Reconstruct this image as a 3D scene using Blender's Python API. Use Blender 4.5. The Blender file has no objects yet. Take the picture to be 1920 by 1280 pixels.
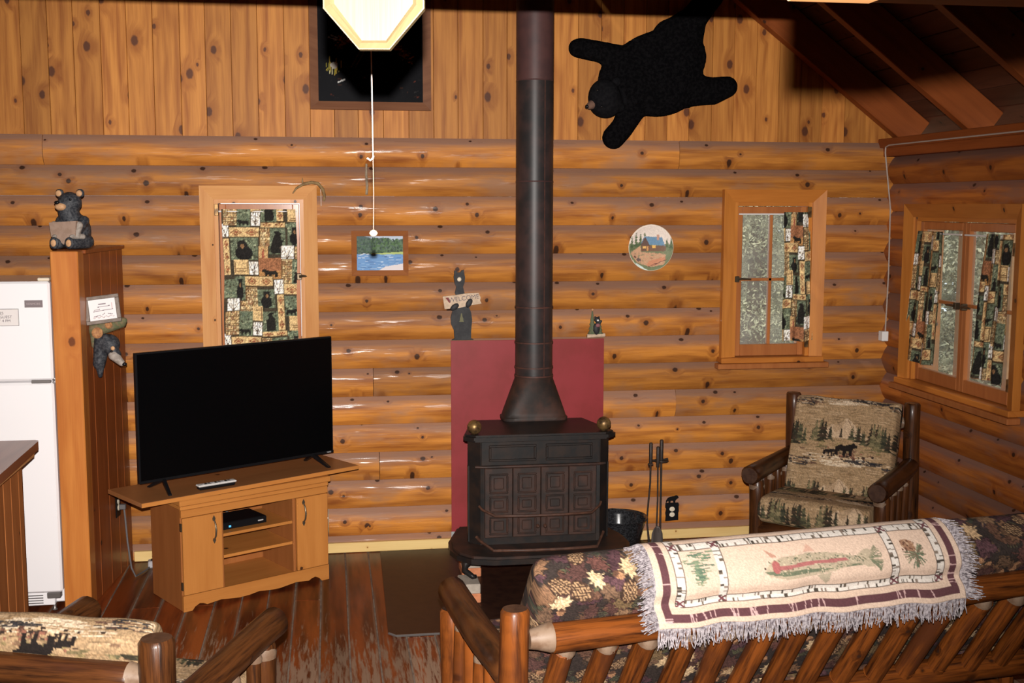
import bpy, bmesh, math, random
import numpy as np
from mathutils import Vector, Matrix
random.seed(7); RNG = np.random.RandomState(11)
scene = bpy.context.scene
COL = scene.collection

# ------------------------------------------------------------------ camera, world, flash, exposure
F_PX, PITCH, YAW, ROLL = 2200.0, 0.1162, 0.1548, 0.00195
CAM = Vector((-0.174, -6.787, 2.0175))
fw = Vector((math.sin(YAW)*math.cos(PITCH), math.cos(YAW)*math.cos(PITCH), -math.sin(PITCH)))
rt = Vector((math.cos(YAW), -math.sin(YAW), 0)); up = rt.cross(fw)
r2 = rt*math.cos(ROLL) + up*math.sin(ROLL); u2 = r2.cross(fw)
cam_d = bpy.data.cameras.new('camera'); cam = bpy.data.objects.new('camera', cam_d); COL.objects.link(cam)
cam_d.sensor_width = 36; cam_d.lens = F_PX*36/1920; cam_d.clip_start = 0.02
cam.matrix_world = Matrix(((r2.x, u2.x, -fw.x, CAM.x), (r2.y, u2.y, -fw.y, CAM.y), (r2.z, u2.z, -fw.z, CAM.z), (0, 0, 0, 1)))
scene.camera = cam
scene.view_settings.view_transform = 'Standard'; scene.view_settings.look = 'None'
scene.view_settings.gamma = 1.0; scene.view_settings.use_curve_mapping = False
scene.view_settings.exposure = 0.0
w = bpy.data.worlds.new('daylight'); scene.world = w; w.use_nodes = True
bg = w.node_tree.nodes['Background']; bg.inputs[0].default_value = (0.86, 0.95, 1.0, 1); bg.inputs[1].default_value = 1.8
# the camera's own flash, on top of the body
fl_d = bpy.data.lights.new('camera_flash', 'SPOT'); fl = bpy.data.objects.new('camera_flash', fl_d); COL.objects.link(fl)
fl_d.energy = 2000; fl_d.color = (1.0, 0.95, 0.90); fl_d.shadow_soft_size = 0.011
fl_d.spot_size = math.radians(80); fl_d.spot_blend = 1.0
fpos = CAM + u2*0.10
faim = (fw - r2*0.10 + u2*0.0).normalized()
fl.location = fpos; fl.rotation_euler = faim.to_track_quat('-Z', 'Y').to_euler()

sun_d = bpy.data.lights.new('sun', 'SUN'); sun = bpy.data.objects.new('sun', sun_d); COL.objects.link(sun)
sun_d.energy = 4.0; sun_d.color = (1.0, 0.95, 0.86); sun_d.angle = 0.01
sun.rotation_euler = Vector((0.6, 0.2, -0.75)).to_track_quat('-Z', 'Y').to_euler()

# ------------------------------------------------------------------ node helper and materials
def lin(r, g, b):
    return tuple(((c/255.0)/12.92 if c/255.0 <= 0.04045 else ((c/255.0+0.055)/1.055)**2.4) for c in (r, g, b))
class NT:
    def __init__(s, name):
        s.m = bpy.data.materials.new(name); s.m.use_nodes = True; s.t = s.m.node_tree; s.t.nodes.clear()
        s.out = s.n('ShaderNodeOutputMaterial'); s.b = s.n('ShaderNodeBsdfPrincipled'); s.t.links.new(s.b.outputs[0], s.out.inputs[0])
    def n(s, t, **k):
        o = s.t.nodes.new(t)
        for a, b in k.items(): setattr(o, a, b)
        return o
    def put(s, x, inp):
        if isinstance(x, bpy.types.NodeSocket): s.t.links.new(x, inp)
        elif isinstance(x, (tuple, list)) and len(x) == 3 and inp.type == 'RGBA': inp.default_value = (*x, 1)
        else: inp.default_value = x
    def ma(s, op, a, b=0.0, c=None, clamp=False):
        o = s.n('ShaderNodeMath', operation=op, use_clamp=clamp); s.put(a, o.inputs[0]); s.put(b, o.inputs[1])
        if c is not None: s.put(c, o.inputs[2])
        return o.outputs[0]
    def mix(s, f, a, b, mode='MIX'):
        o = s.n('ShaderNodeMix', data_type='RGBA', blend_type=mode, clamp_factor=True)
        s.put(f, o.inputs[0]); s.put(a, o.inputs[6]); s.put(b, o.inputs[7]); return o.outputs[2]
    def rng(s, v, a, b, c=0.0, d=1.0, smooth=True):
        o = s.n('ShaderNodeMapRange', interpolation_type='SMOOTHSTEP' if smooth else 'LINEAR')
        for i, x in enumerate((v, a, b, c, d)): s.put(x, o.inputs[i])
        return o.outputs[0]
    def xyz(s, x, y, z):
        o = s.n('ShaderNodeCombineXYZ')
        for i, q in enumerate((x, y, z)): s.put(q, o.inputs[i])
        return o.outputs[0]
    def noise(s, vec, scale=1.0, detail=2.0, rough=0.5, dist=0.0):
        o = s.n('ShaderNodeTexNoise'); s.put(vec, o.inputs['Vector']); o.inputs['Scale'].default_value = scale
        o.inputs['Detail'].default_value = detail; o.inputs['Roughness'].default_value = rough; o.inputs['Distortion'].default_value = dist
        return o.outputs[0]
    def obj(s):
        t = s.n('ShaderNodeTexCoord'); o = s.n('ShaderNodeSeparateXYZ'); s.t.links.new(t.outputs['Object'], o.inputs[0])
        return t.outputs['Object'], o.outputs
    def rnd(s): return s.n('ShaderNodeObjectInfo').outputs['Random']
    def bump(s, h, strength=0.3, dist=0.01):
        o = s.n('ShaderNodeBump'); o.inputs['Strength'].default_value = strength; o.inputs['Distance'].default_value = dist
        s.put(h, o.inputs['Height']); s.t.links.new(o.outputs[0], s.b.inputs['Normal'])
    def base(s, c): s.put(c, s.b.inputs['Base Color'])
    def set(s, **k):
        for a, b in k.items():
            s.put(b, s.b.inputs[{'rough': 'Roughness', 'metal': 'Metallic', 'coat': 'Coat Weight', 'coat_r': 'Coat Roughness', 'spec': 'Specular IOR Level', 'sheen': 'Sheen Weight', 'emit': 'Emission Color', 'emit_s': 'Emission Strength'}[a]])

def wood(name, axis, light, dark, knot_col=(0.035, 0.014, 0.008), ka=3.0, kb=8.0, kthr=0.45, kmin=0.005, kmax=0.013, dust=None, rough=0.45, coat=0.0,
         ring=0.45, vary=0.22, blotch=None, bumpy=0.15, kstretch=1.0, gs=16.0, ga=1.3, con=1.5, spec=0.16, gloss=False):
    s = NT(name); vec, c = s.obj(); r = s.rnd()
    o = [0, 1, 2]; o.remove(axis)
    a = s.ma('ADD', c[axis], s.ma('MULTIPLY', r, 37.0)); b = s.ma('ADD', s.ma('ADD', c[o[0]], c[o[1]]), s.ma('MULTIPLY', r, 11.3))
    sv = s.xyz(s.ma('MULTIPLY', a, ka), s.ma('MULTIPLY', b, kb), 0.0)
    vo = s.n('ShaderNodeTexVoronoi', voronoi_dimensions='2D', feature='F1'); s.put(sv, vo.inputs['Vector']); vo.inputs['Scale'].default_value = 1.0
    ps = s.n('ShaderNodeSeparateXYZ'); s.put(vo.outputs['Position'], ps.inputs[0])
    dx = s.ma('MULTIPLY', s.ma('SUBTRACT', ps.outputs[0], s.ma('MULTIPLY', a, ka)), 1.0/ka/kstretch)
    dy = s.ma('MULTIPLY', s.ma('SUBTRACT', ps.outputs[1], s.ma('MULTIPLY', b, kb)), 1.0/kb)
    wob = s.ma('MULTIPLY', s.ma('SUBTRACT', s.noise(s.xyz(a, b, 0.0), 90.0, 1.0), 0.5), 0.006)
    d = s.ma('ADD', s.ma('SQRT', s.ma('ADD', s.ma('MULTIPLY', dx, dx), s.ma('MULTIPLY', dy, dy))), wob)
    cc = s.n('ShaderNodeSeparateColor'); s.put(vo.outputs['Color'], cc.inputs[0])
    kr = s.ma('MULTIPLY', s.ma('MULTIPLY_ADD', cc.outputs[0], kmax-kmin, kmin), s.ma('GREATER_THAN', cc.outputs[1], kthr))
    kr = s.ma('MAXIMUM', kr, 0.0001)
    knot = s.rng(d, s.ma('MULTIPLY', kr, 0.7), s.ma('MULTIPLY', kr, 1.15), 1.0, 0.0)
    halo = s.rng(d, s.ma('MULTIPLY', kr, 0.8), s.ma('MULTIPLY', kr, 4.0), 1.0, 0.0)
    low = s.noise(s.xyz(s.ma('MULTIPLY', a, 0.8), s.ma('MULTIPLY', b, 6.0), 0.0), 1.0, 2.0)
    ph = s.ma('ADD', s.ma('MULTIPLY', low, 34.0), s.ma('MULTIPLY', halo, 5.0))
    rg = s.ma('POWER', s.ma('MULTIPLY_ADD', s.ma('SINE', s.ma('ADD', ph, s.ma('MULTIPLY', b, 26.0))), 0.5, 0.5), 1.6)
    g1 = s.noise(s.xyz(s.ma('MULTIPLY', a, ga), s.ma('ADD', s.ma('MULTIPLY', b, gs), halo), 0.0), 1.0, 4.0, 0.62)
    g2 = s.noise(s.xyz(s.ma('MULTIPLY', a, 5.0), s.ma('MULTIPLY', b, 180.0), 0.0), 1.0, 2.0)
    f = s.ma('ADD', s.ma('MULTIPLY', rg, ring), s.ma('ADD', s.ma('MULTIPLY_ADD', g1, con, 0.20-con*0.5), s.ma('MULTIPLY_ADD', g2, 0.55, -0.27)), clamp=True)
    col = s.mix(f, light, dark)
    if blotch:
        bl = s.noise(s.xyz(s.ma('MULTIPLY', a, 1.6), s.ma('MULTIPLY', b, 5.0), s.ma('MULTIPLY', r, 9.0)), 1.0, 4.0, 0.65)
        col = s.mix(s.rng(bl, 0.50, 0.68), col, blotch)
    col = s.mix(s.ma('MULTIPLY', halo, 0.6), col, dark)
    if dust:
        ge = s.n('ShaderNodeNewGeometry'); gs = s.n('ShaderNodeSeparateXYZ'); s.put(ge.outputs['Normal'], gs.inputs[0])
        dn = s.noise(s.xyz(s.ma('MULTIPLY', a, 2.2), s.ma('MULTIPLY', b, 14.0), 3.0), 1.0, 4.0, 0.6)
        df = s.ma('MULTIPLY', s.rng(s.ma('ADD', gs.outputs[2], s.ma('MULTIPLY_ADD', dn, 0.9, -0.45)), -0.05, 0.60), 0.90)
        col = s.mix(df, col, dust)
    col = s.mix(s.ma('MULTIPLY', knot, 0.93), col, knot_col)
    hv = s.n('ShaderNodeHueSaturation'); s.put(s.ma('MULTIPLY_ADD', r, vary*2, 1.0-vary), hv.inputs['Value']); s.put(col, hv.inputs['Color'])
    s.base(hv.outputs[0]); s.set(rough=rough, coat=coat, coat_r=0.16, spec=spec)
    if gloss:      # patches where the varnish still shines
        gm = s.rng(s.noise(s.xyz(s.ma('MULTIPLY', a, 3.5), s.ma('MULTIPLY', b, 42.0), 5.0), 1.0, 3.0, 0.6), 0.56, 0.66)
        s.put(s.rng(gm, 0.0, 1.0, rough, 0.24, False), s.b.inputs['Roughness']); s.put(s.rng(gm, 0.0, 1.0, spec, 0.55, False), s.b.inputs['Specular IOR Level'])
    s.bump(s.ma('ADD', s.ma('MULTIPLY', g1, 0.6), s.ma('MULTIPLY', g2, 0.2)), bumpy, 0.006)
    return s.m

def plain(name, col, rough=0.5, metal=0.0, coat=0.0, var=None, vs=30.0, bump=0.0, sheen=0.0, spec=0.25):
    s = NT(name); s.set(rough=rough, metal=metal, coat=coat, sheen=sheen)
    if spec is not None: s.set(spec=spec)
    vec, c = s.obj()
    if var or bump:
        nz = s.noise(vec, vs, 4.0, 0.6)
        if var: s.base(s.mix(s.rng(nz, 0.38, 0.66), col, var))
        else: s.base(col)
        if bump: s.bump(nz, bump, 0.004)
    else: s.base(col)
    return s.m

def fabric(name, rough=0.9, bump=0.25, scale=400.0):
    s = NT(name); at = s.n('ShaderNodeVertexColor', layer_name='Col'); vec, c = s.obj()
    s.base(at.outputs[0]); s.set(rough=rough, spec=0.15)
    if bump: s.bump(s.noise(vec, scale, 1.0), bump, 0.002)
    return s.m

MAT = {}
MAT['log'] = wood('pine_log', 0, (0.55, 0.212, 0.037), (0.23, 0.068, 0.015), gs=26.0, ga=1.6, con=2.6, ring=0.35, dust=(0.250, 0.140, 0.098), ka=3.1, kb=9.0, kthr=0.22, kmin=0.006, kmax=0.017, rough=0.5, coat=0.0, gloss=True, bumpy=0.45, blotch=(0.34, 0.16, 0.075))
MAT['log_red_dim'] = wood('reddish_dimmed_pine_log', 0, (0.44, 0.140, 0.026), (0.19, 0.046, 0.012), gs=26.0, ga=1.6, con=2.4, ring=0.35, dust=(0.185, 0.100, 0.078), ka=2.4, kb=9.0, kthr=0.35, kmin=0.006, kmax=0.016, rough=0.5, bumpy=0.35, blotch=(0.26, 0.11, 0.06))  # pine log: partly redder wood, partly the right wall's weaker light put into colour
MAT['board'] = wood('pine_board', 2, (0.53, 0.215, 0.047), (0.275, 0.084, 0.018), gs=26.0, con=2.4, ka=2.6, kb=7.0, kthr=0.30, kmin=0.006, kmax=0.021, kstretch=1.5, rough=0.5, coat=0.0, vary=0.22, ring=0.30, knot_col=(0.09, 0.03, 0.015))
MAT['rafter'] = wood('stained_rafter', 0, (0.235, 0.060, 0.014), (0.150, 0.034, 0.008), ka=1.5, kb=6.0, kthr=0.6, rough=0.5, ring=0.25)
MAT['roofboard'] = wood('stained_roof_board', 0, (0.115, 0.040, 0.021), (0.062, 0.020, 0.011), rough=0.6, ring=0.25)
MAT['casing'] = wood('casing_pine', 0, (0.66, 0.33, 0.125), (0.50, 0.20, 0.065), ka=2.0, kb=8.0, kthr=0.6, rough=0.45, coat=0.03, ring=0.3, vary=0.08)
MAT['casing_v'] = wood('casing_pine_upright', 2, (0.66, 0.33, 0.125), (0.50, 0.20, 0.065), ka=2.0, kb=8.0, kthr=0.6, rough=0.45, coat=0.03, ring=0.3, vary=0.08)
MAT['casing_o'] = wood('orange_casing_pine', 0, (0.50, 0.175, 0.032), (0.34, 0.105, 0.018), ka=2.0, kb=8.0, kthr=0.6, rough=0.4, coat=0.1, ring=0.3, vary=0.08)
MAT['casing_o_v'] = wood('orange_casing_pine_upright', 2, (0.54, 0.20, 0.038), (0.38, 0.125, 0.022), ka=2.0, kb=8.0, kthr=0.4, rough=0.4, coat=0.1, ring=0.3, vary=0.08)
MAT['sash'] = wood('sash_pine', 2, (0.42, 0.15, 0.045), (0.30, 0.09, 0.026), kthr=0.95, rough=0.4, coat=0.2, ring=0.25, vary=0.1)
MAT['flog'] = wood('stained_log', 0, (0.185, 0.050, 0.009), (0.024, 0.007, 0.003), gs=60.0, ga=5.0, con=3.2, ka=4.0, kb=10.0, kthr=0.55, kmin=0.004, kmax=0.010, rough=0.36, coat=0.10, ring=0.25, vary=0.15, bumpy=0.45, blotch=(0.075, 0.022, 0.008))
MAT['flog_dark'] = wood('dark_stained_log', 0, (0.078, 0.026, 0.0075), (0.010, 0.004, 0.0025), gs=60.0, ga=5.0, con=3.0, ka=4.0, kb=10.0, kthr=0.55, kmin=0.004, kmax=0.010, rough=0.36, coat=0.10, ring=0.25, vary=0.15, bumpy=0.45, blotch=(0.05, 0.017, 0.008))
MAT['tenon'] = plain('peeled_tenon', (0.20, 0.135, 0.092), 0.5, var=(0.13, 0.075, 0.045), vs=20, coat=0.3)
MAT['logend'] = plain('log_end_grain', (0.055, 0.028, 0.018), 0.35, var=(0.035, 0.017, 0.012), vs=40, coat=0.3)
MAT['stand'] = wood('oak_laminate', 2, (0.48, 0.190, 0.046), (0.39, 0.140, 0.031), kthr=0.80, ka=2, kb=5, rough=0.38, ring=0.18, vary=0.06, bumpy=0.03)
MAT['stand_h'] = wood('oak_laminate_long', 0, (0.48, 0.190, 0.046), (0.39, 0.140, 0.031), kthr=0.85, ka=2, kb=5, rough=0.38, ring=0.18, vary=0.06, bumpy=0.03)
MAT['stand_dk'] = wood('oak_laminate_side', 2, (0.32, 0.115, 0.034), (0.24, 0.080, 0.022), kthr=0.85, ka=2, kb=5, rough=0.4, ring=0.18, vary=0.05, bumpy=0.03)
MAT['tvboard'] = wood('laminate_board', 0, (0.30, 0.125, 0.045), (0.25, 0.095, 0.033), kthr=0.97, rough=0.35, ring=0.2, vary=0.04, bumpy=0.02)
MAT['post'] = wood('partition_post', 2, (0.56, 0.205, 0.045), (0.40, 0.115, 0.022), ka=2.0, kb=5.0, kthr=0.5, kmin=0.010, kmax=0.022, kstretch=1.4, rough=0.4, coat=0.15, ring=0.4, vary=0.05, knot_col=(0.13, 0.035, 0.012))
MAT['panel'] = wood('partition_board', 2, (0.28, 0.076, 0.020), (0.175, 0.044, 0.012), ka=1.2, kb=5.0, kthr=0.75, rough=0.4, coat=0.15, ring=0.3, vary=0.12)
MAT['counter'] = wood('counter_top', 1, (0.30, 0.105, 0.048), (0.20, 0.062, 0.028), kthr=0.7, rough=0.35, coat=0.3, ring=0.3, vary=0.05)
MAT['counter_side'] = wood('counter_side_board', 2, (0.38, 0.135, 0.042), (0.26, 0.080, 0.023), ka=2, kb=6, kthr=0.7, rough=0.45, ring=0.3, vary=0.12)
MAT['baseboard'] = wood('pale_baseboard', 0, (0.78, 0.56, 0.24), (0.66, 0.42, 0.15), ka=3, kb=12, kthr=0.5, kmin=0.003, kmax=0.007, rough=0.4, ring=0.25, vary=0.05, knot_col=(0.3, 0.13, 0.04))
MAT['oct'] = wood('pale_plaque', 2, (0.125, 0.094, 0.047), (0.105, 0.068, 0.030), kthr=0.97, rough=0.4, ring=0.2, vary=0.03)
MAT['frame'] = wood('picture_frame_wood', 0, (0.30, 0.105, 0.032), (0.20, 0.06, 0.018), kthr=0.97, rough=0.3, coat=0.4, ring=0.3, vary=0.05)
MAT['frame_dk'] = wood('dark_frame_wood', 0, (0.20, 0.085, 0.042), (0.12, 0.045, 0.022), kthr=0.97, rough=0.5, ring=0.3, vary=0.05)
# worn red-brown floor paint
def floor_mat():
    s = NT('worn_floor_board'); vec, c = s.obj(); r = s.rnd()
    a = s.ma('ADD', c[1], s.ma('MULTIPLY', r, 31.0)); b = s.ma('ADD', c[0], s.ma('MULTIPLY', r, 7.0))
    g = s.noise(s.xyz(s.ma('MULTIPLY', a, 5.0), s.ma('MULTIPLY', b, 55.0), 0.0), 1.0, 6.0, 0.68)
    g3 = s.noise(s.xyz(s.ma('MULTIPLY', a, 1.1), s.ma('MULTIPLY', b, 9.0), 0.0), 1.0, 3.0, 0.6)
    paint = s.mix(s.rng(g3, 0.35, 0.65), (0.22, 0.048, 0.011), (0.058, 0.013, 0.006))
    ge = s.n('ShaderNodeNewGeometry'); ps = s.n('ShaderNodeSeparateXYZ'); s.put(ge.outputs['Position'], ps.inputs[0])
    walked = s.rng(ps.outputs[1], -0.7, -2.0, 0.0, 0.27)     # traffic wear: more of it away from the wall
    wear = s.rng(s.ma('ADD', s.ma('ADD', g, s.ma('MULTIPLY', g3, 0.35)), walked), 0.84, 0.97)
    edge = s.rng(s.ma('ABSOLUTE', c[0]), 0.050, 0.066)
    wear = s.ma('MAXIMUM', wear, s.ma('MULTIPLY', edge, s.rng(g3, 0.40, 0.60)))
    col = s.mix(s.ma('MULTIPLY', wear, 0.85), paint, (0.27, 0.175, 0.115))
    hv = s.n('ShaderNodeHueSaturation'); s.put(s.ma('MULTIPLY_ADD', r, 0.5, 0.75), hv.inputs['Value']); s.put(col, hv.inputs['Color'])
    s.base(hv.outputs[0]); s.set(spec=0.18); s.put(s.rng(wear, 0, 1, 0.30, 0.6), s.b.inputs['Roughness']); s.bump(g, 0.2, 0.004)
    return s.m
MAT['floor'] = floor_mat()
MAT['subfloor'] = plain('floor_gap_grit', (0.22, 0.165, 0.125), 0.9, var=(0.13, 0.09, 0.07), vs=15)
MAT['backing'] = plain('wall_backing', (0.10, 0.05, 0.025), 0.9)
MAT['white'] = plain('fridge_enamel', (0.86, 0.83, 0.84), 0.3, coat=0.2)
MAT['greyplastic'] = plain('grey_plastic', (0.42, 0.40, 0.41), 0.5)
MAT['badge'] = plain('badge_grey', (0.20, 0.16, 0.165), 0.5)
MAT['badge_text'] = plain('badge_lettering', (0.40, 0.33, 0.33), 0.5)
MAT['ink'] = plain('ink', (0.16, 0.13, 0.14), 0.8)
MAT['ink_red'] = plain('red_ink', (0.20, 0.05, 0.05), 0.8)
MAT['paper'] = plain('paper', (0.74, 0.68, 0.66), 0.8)
MAT['iron'] = plain('cast_iron', (0.011, 0.010, 0.010), 0.42, metal=0.0, var=(0.022, 0.014, 0.011), vs=14, bump=0.08)
MAT['iron_rust'] = plain('rusty_iron', (0.020, 0.014, 0.012), 0.55, var=(0.050, 0.023, 0.016), vs=9, bump=0.12)
MAT['iron_bar'] = plain('rusty_bar', (0.055, 0.026, 0.018), 0.45, var=(0.09, 0.04, 0.025), vs=25)
MAT['pipe'] = plain('black_stove_pipe', (0.020, 0.017, 0.017), 0.42, var=(0.048, 0.027, 0.024), vs=6)
MAT['pipe_top'] = plain('brown_stove_pipe', (0.075, 0.033, 0.030), 0.5, var=(0.055, 0.027, 0.026), vs=9)
MAT['pipe_ring'] = plain('pipe_joint_ring', (0.085, 0.035, 0.026), 0.5, var=(0.05, 0.025, 0.02), vs=30)
MAT['brass'] = plain('aged_brass', (0.26, 0.15, 0.055), 0.4, metal=0.6, var=(0.06, 0.035, 0.02), vs=22)
MAT['brass_dk'] = plain('dark_bronze', (0.10, 0.072, 0.045), 0.4, metal=0.7)
MAT['red'] = plain('red_painted_sheet', (0.265, 0.030, 0.034), 0.42, var=(0.225, 0.026, 0.026), vs=5)
MAT['zinc'] = plain('bare_zinc', (0.35, 0.35, 0.35), 0.45, metal=0.3)
MAT['hearth'] = plain('dark_hearth_sheet', (0.036, 0.015, 0.009), 0.42, var=(0.024, 0.010, 0.007), vs=18)
MAT['steel'] = plain('steel_edge', (0.26, 0.24, 0.23), 0.35, metal=0.7)
MAT['block'] = plain('concrete_block', (0.40, 0.34, 0.28), 0.9, var=(0.33, 0.28, 0.23), vs=25)
MAT['brick'] = plain('orange_brick', (0.55, 0.21, 0.10), 0.9, var=(0.46, 0.17, 0.08), vs=40)
MAT['enamel'] = plain('speckled_black_enamel', (0.010, 0.010, 0.011), 0.2, var=(0.035, 0.035, 0.038), vs=90, coat=0.5)
MAT['tool'] = plain('fire_tool_iron', (0.022, 0.018, 0.016), 0.45, var=(0.045, 0.026, 0.018), vs=25)
MAT['shovel'] = plain('fire_shovel_iron', (0.085, 0.068, 0.062), 0.45, metal=0.3)
MAT['black'] = plain('black_plastic', (0.006, 0.006, 0.007), 0.35)
MAT['screen'] = plain('tv_screen', (0.0015, 0.0015, 0.0018), 0.22, spec=0.25)
MAT['silver'] = plain('logo_silver', (0.45, 0.44, 0.44), 0.4)
MAT['remote'] = plain('remote_white', (0.62, 0.60, 0.58), 0.4)
MAT['fur'] = plain('black_plush', (0.0028, 0.0026, 0.003), 1.0, var=(0.006, 0.0055, 0.006), vs=60, bump=0.6, spec=0.0)
MAT['fur_head'] = plain('black_plush_head', (0.0060, 0.0058, 0.0068), 0.95, var=(0.010, 0.0095, 0.0105), vs=50, bump=0.6, spec=0.02)
MAT['muzzle'] = plain('brown_plush', (0.155, 0.085, 0.058), 0.95, var=(0.10, 0.055, 0.04), vs=30)
MAT['resin_bk'] = plain('painted_bear_fur', (0.020, 0.022, 0.028), 0.55, var=(0.065, 0.066, 0.072), vs=70, bump=0.6)
MAT['resin_tan'] = plain('painted_tan', (0.58, 0.33, 0.17), 0.6, var=(0.45, 0.24, 0.12), vs=60)
MAT['resin_grey'] = plain('painted_grey_fur', (0.36, 0.31, 0.27), 0.7, var=(0.24, 0.20, 0.17), vs=50, bump=0.4)
MAT['plaque'] = plain('greige_plaque', (0.33, 0.225, 0.17), 0.8, var=(0.28, 0.185, 0.135), vs=30)
MAT['moss'] = plain('mossy_resin', (0.10, 0.115, 0.055), 0.8, var=(0.19, 0.135, 0.075), vs=45, bump=0.5)
MAT['woodslice'] = plain('wood_slice', (0.43, 0.21, 0.085), 0.7, var=(0.26, 0.11, 0.05), vs=60)
MAT['sign_bk'] = plain('black_painted_wood', (0.022, 0.021, 0.023), 0.6, var=(0.035, 0.034, 0.035), vs=30)
MAT['sign_board'] = plain('birch_sign_board', (0.62, 0.46, 0.33), 0.7, var=(0.50, 0.37, 0.26), vs=50)
MAT['fig_green'] = plain('figurine_green', (0.090, 0.125, 0.065), 0.7, var=(0.15, 0.14, 0.08), vs=90)
MAT['fig_olive'] = plain('olive_tree_paint', (0.15, 0.14, 0.075), 0.7)
MAT['cream'] = plain('cream_paint', (0.72, 0.62, 0.48), 0.6)
MAT['whitepaint'] = plain('white_paint', (0.80, 0.78, 0.76), 0.6)
MAT['pinkscarf'] = plain('plum_scarf', (0.26, 0.10, 0.11), 0.7)
MAT['cord_w'] = plain('white_cord', (0.75, 0.62, 0.55), 0.6)
MAT['cord_tan'] = plain('tan_cord', (0.55, 0.36, 0.24), 0.6)
MAT['cord_grey'] = plain('grey_cord', (0.12, 0.11, 0.11), 0.5)
MAT['antler'] = plain('antler', (0.30, 0.20, 0.09), 0.6, var=(0.20, 0.12, 0.055), vs=40)
MAT['stick'] = plain('weathered_stick', (0.33, 0.26, 0.18), 0.8, var=(0.22, 0.16, 0.11), vs=60)
MAT['ivory'] = plain('ivory_plastic', (0.66, 0.58, 0.45), 0.4)
MAT['conduit'] = plain('white_wire_cover', (0.42, 0.34, 0.29), 0.5)
MAT['fish_metal'] = plain('bronze_handle', (0.20, 0.16, 0.11), 0.35, metal=0.8)
MAT['led'] = NT('blue_led').m
_l = MAT['led'].node_tree.nodes['Principled BSDF']; _l.inputs['Base Color'].default_value = (0.02, 0.2, 0.5, 1); _l.inputs['Emission Color'].default_value = (0.1, 0.5, 1, 1); _l.inputs['Emission Strength'].default_value = 1.2
MAT['fringe'] = plain('fringe_threads', (0.36, 0.32, 0.33), 0.9, var=(0.11, 0.09, 0.10), vs=110)
MAT['cloth'] = fabric('woven_cloth')
MAT['print'] = fabric('printed_surface', 0.5, 0.0)
MAT['painting'] = fabric('painted_canvas', 0.45, 0.0); MAT['painting'].node_tree.nodes['Principled BSDF'].inputs['Specular IOR Level'].default_value = 0.03
MAT['plush_leaf'] = plain('leaves', (0.27, 0.27, 0.17), 0.7, var=(0.50, 0.48, 0.33), vs=3.5)
MAT['leaf2'] = plain('needles', (0.18, 0.18, 0.115), 0.7, var=(0.38, 0.36, 0.25), vs=4.0)
MAT['bark'] = plain('bark', (0.13, 0.09, 0.065), 0.9, var=(0.07, 0.05, 0.035), vs=15, bump=0.5)
MAT['ground'] = plain('forest_ground', (0.16, 0.12, 0.07), 0.95, var=(0.10, 0.11, 0.05), vs=2.0)
def glass_mat():
    s = NT('window_glass'); tr = s.n('ShaderNodeBsdfTransparent'); tr.inputs[0].default_value = (0.95, 0.96, 0.95, 1)
    gl = s.n('ShaderNodeBsdfGlossy'); gl.inputs['Roughness'].default_value = 0.03
    mx = s.n('ShaderNodeMixShader'); mx.inputs[0].default_value = 0.045
    s.t.links.new(tr.outputs[0], mx.inputs[1]); s.t.links.new(gl.outputs[0], mx.inputs[2])
    df = s.n('ShaderNodeBsdfDiffuse'); df.inputs[0].default_value = (0.55, 0.54, 0.48, 1); m2 = s.n('ShaderNodeMixShader')      # pale window haze, put into the pane's colour as a diffuse mix
    vec, c = s.obj(); s.put(s.rng(s.noise(vec, 6.0, 3.0), 0.3, 0.7, 0.10, 0.24), m2.inputs[0]); s.t.links.new(mx.outputs[0], m2.inputs[1]); s.t.links.new(df.outputs[0], m2.inputs[2])
    s.t.links.new(m2.outputs[0], s.out.inputs[0]); return s.m
MAT['glass'] = glass_mat()

# ------------------------------------------------------------------ object helpers
def tag(o, label=None, cat=None, group=None, kind=None):
    if label: o['label'] = label
    if cat: o['category'] = cat
    if group: o['group'] = group
    if kind: o['kind'] = kind
    return o
def thing(name, label, cat, loc=(0, 0, 0), rz=0.0, group=None, kind=None):
    o = bpy.data.objects.new(name, None); COL.objects.link(o); o.location = loc; o.rotation_euler = (0, 0, rz)
    o.empty_display_size = 0.1
    return tag(o, label, cat, group, kind)
def link(name, me, mat=None, parent=None, smooth=False, mw=None):
    o = bpy.data.objects.new(name, me); COL.objects.link(o)
    if mat is not None:
        if not me.materials: me.materials.append(MAT[mat] if isinstance(mat, str) else mat)
    if parent is not None: o.parent = parent
    if mw is not None: o.matrix_local = mw
    if smooth:
        me.polygons.foreach_set('use_smooth', [True]*len(me.polygons))
        if smooth != 'all':
            me.set_sharp_from_angle(angle=math.radians(45))
    return o
def fin(bm, name, mat, parent=None, smooth=False, mw=None, label=None):
    bmesh.ops.recalc_face_normals(bm, faces=bm.faces)
    me = bpy.data.meshes.new(name); bm.to_mesh(me); bm.free()
    o = link(name, me, mat, parent, smooth, mw)
    if label: o['label'] = label
    return o
def addbox(bm, x0, x1, y0, y1, z0, z1, bev=0.0, mtx=None):
    vs = [bm.verts.new((x, y, z)) for x in (x0, x1) for y in (y0, y1) for z in (z0, z1)]
    fs = [bm.faces.new([vs[i] for i in q]) for q in ((0, 1, 3, 2), (4, 6, 7, 5), (0, 4, 5, 1), (2, 3, 7, 6), (0, 2, 6, 4), (1, 5, 7, 3))]
    if mtx is not None:
        for v in vs: v.co = mtx @ v.co
    if bev > 0:
        es = list({e for f in fs for e in f.edges}); bmesh.ops.bevel(bm, geom=es, offset=bev, segments=1, affect='EDGES', profile=0.5)
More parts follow.
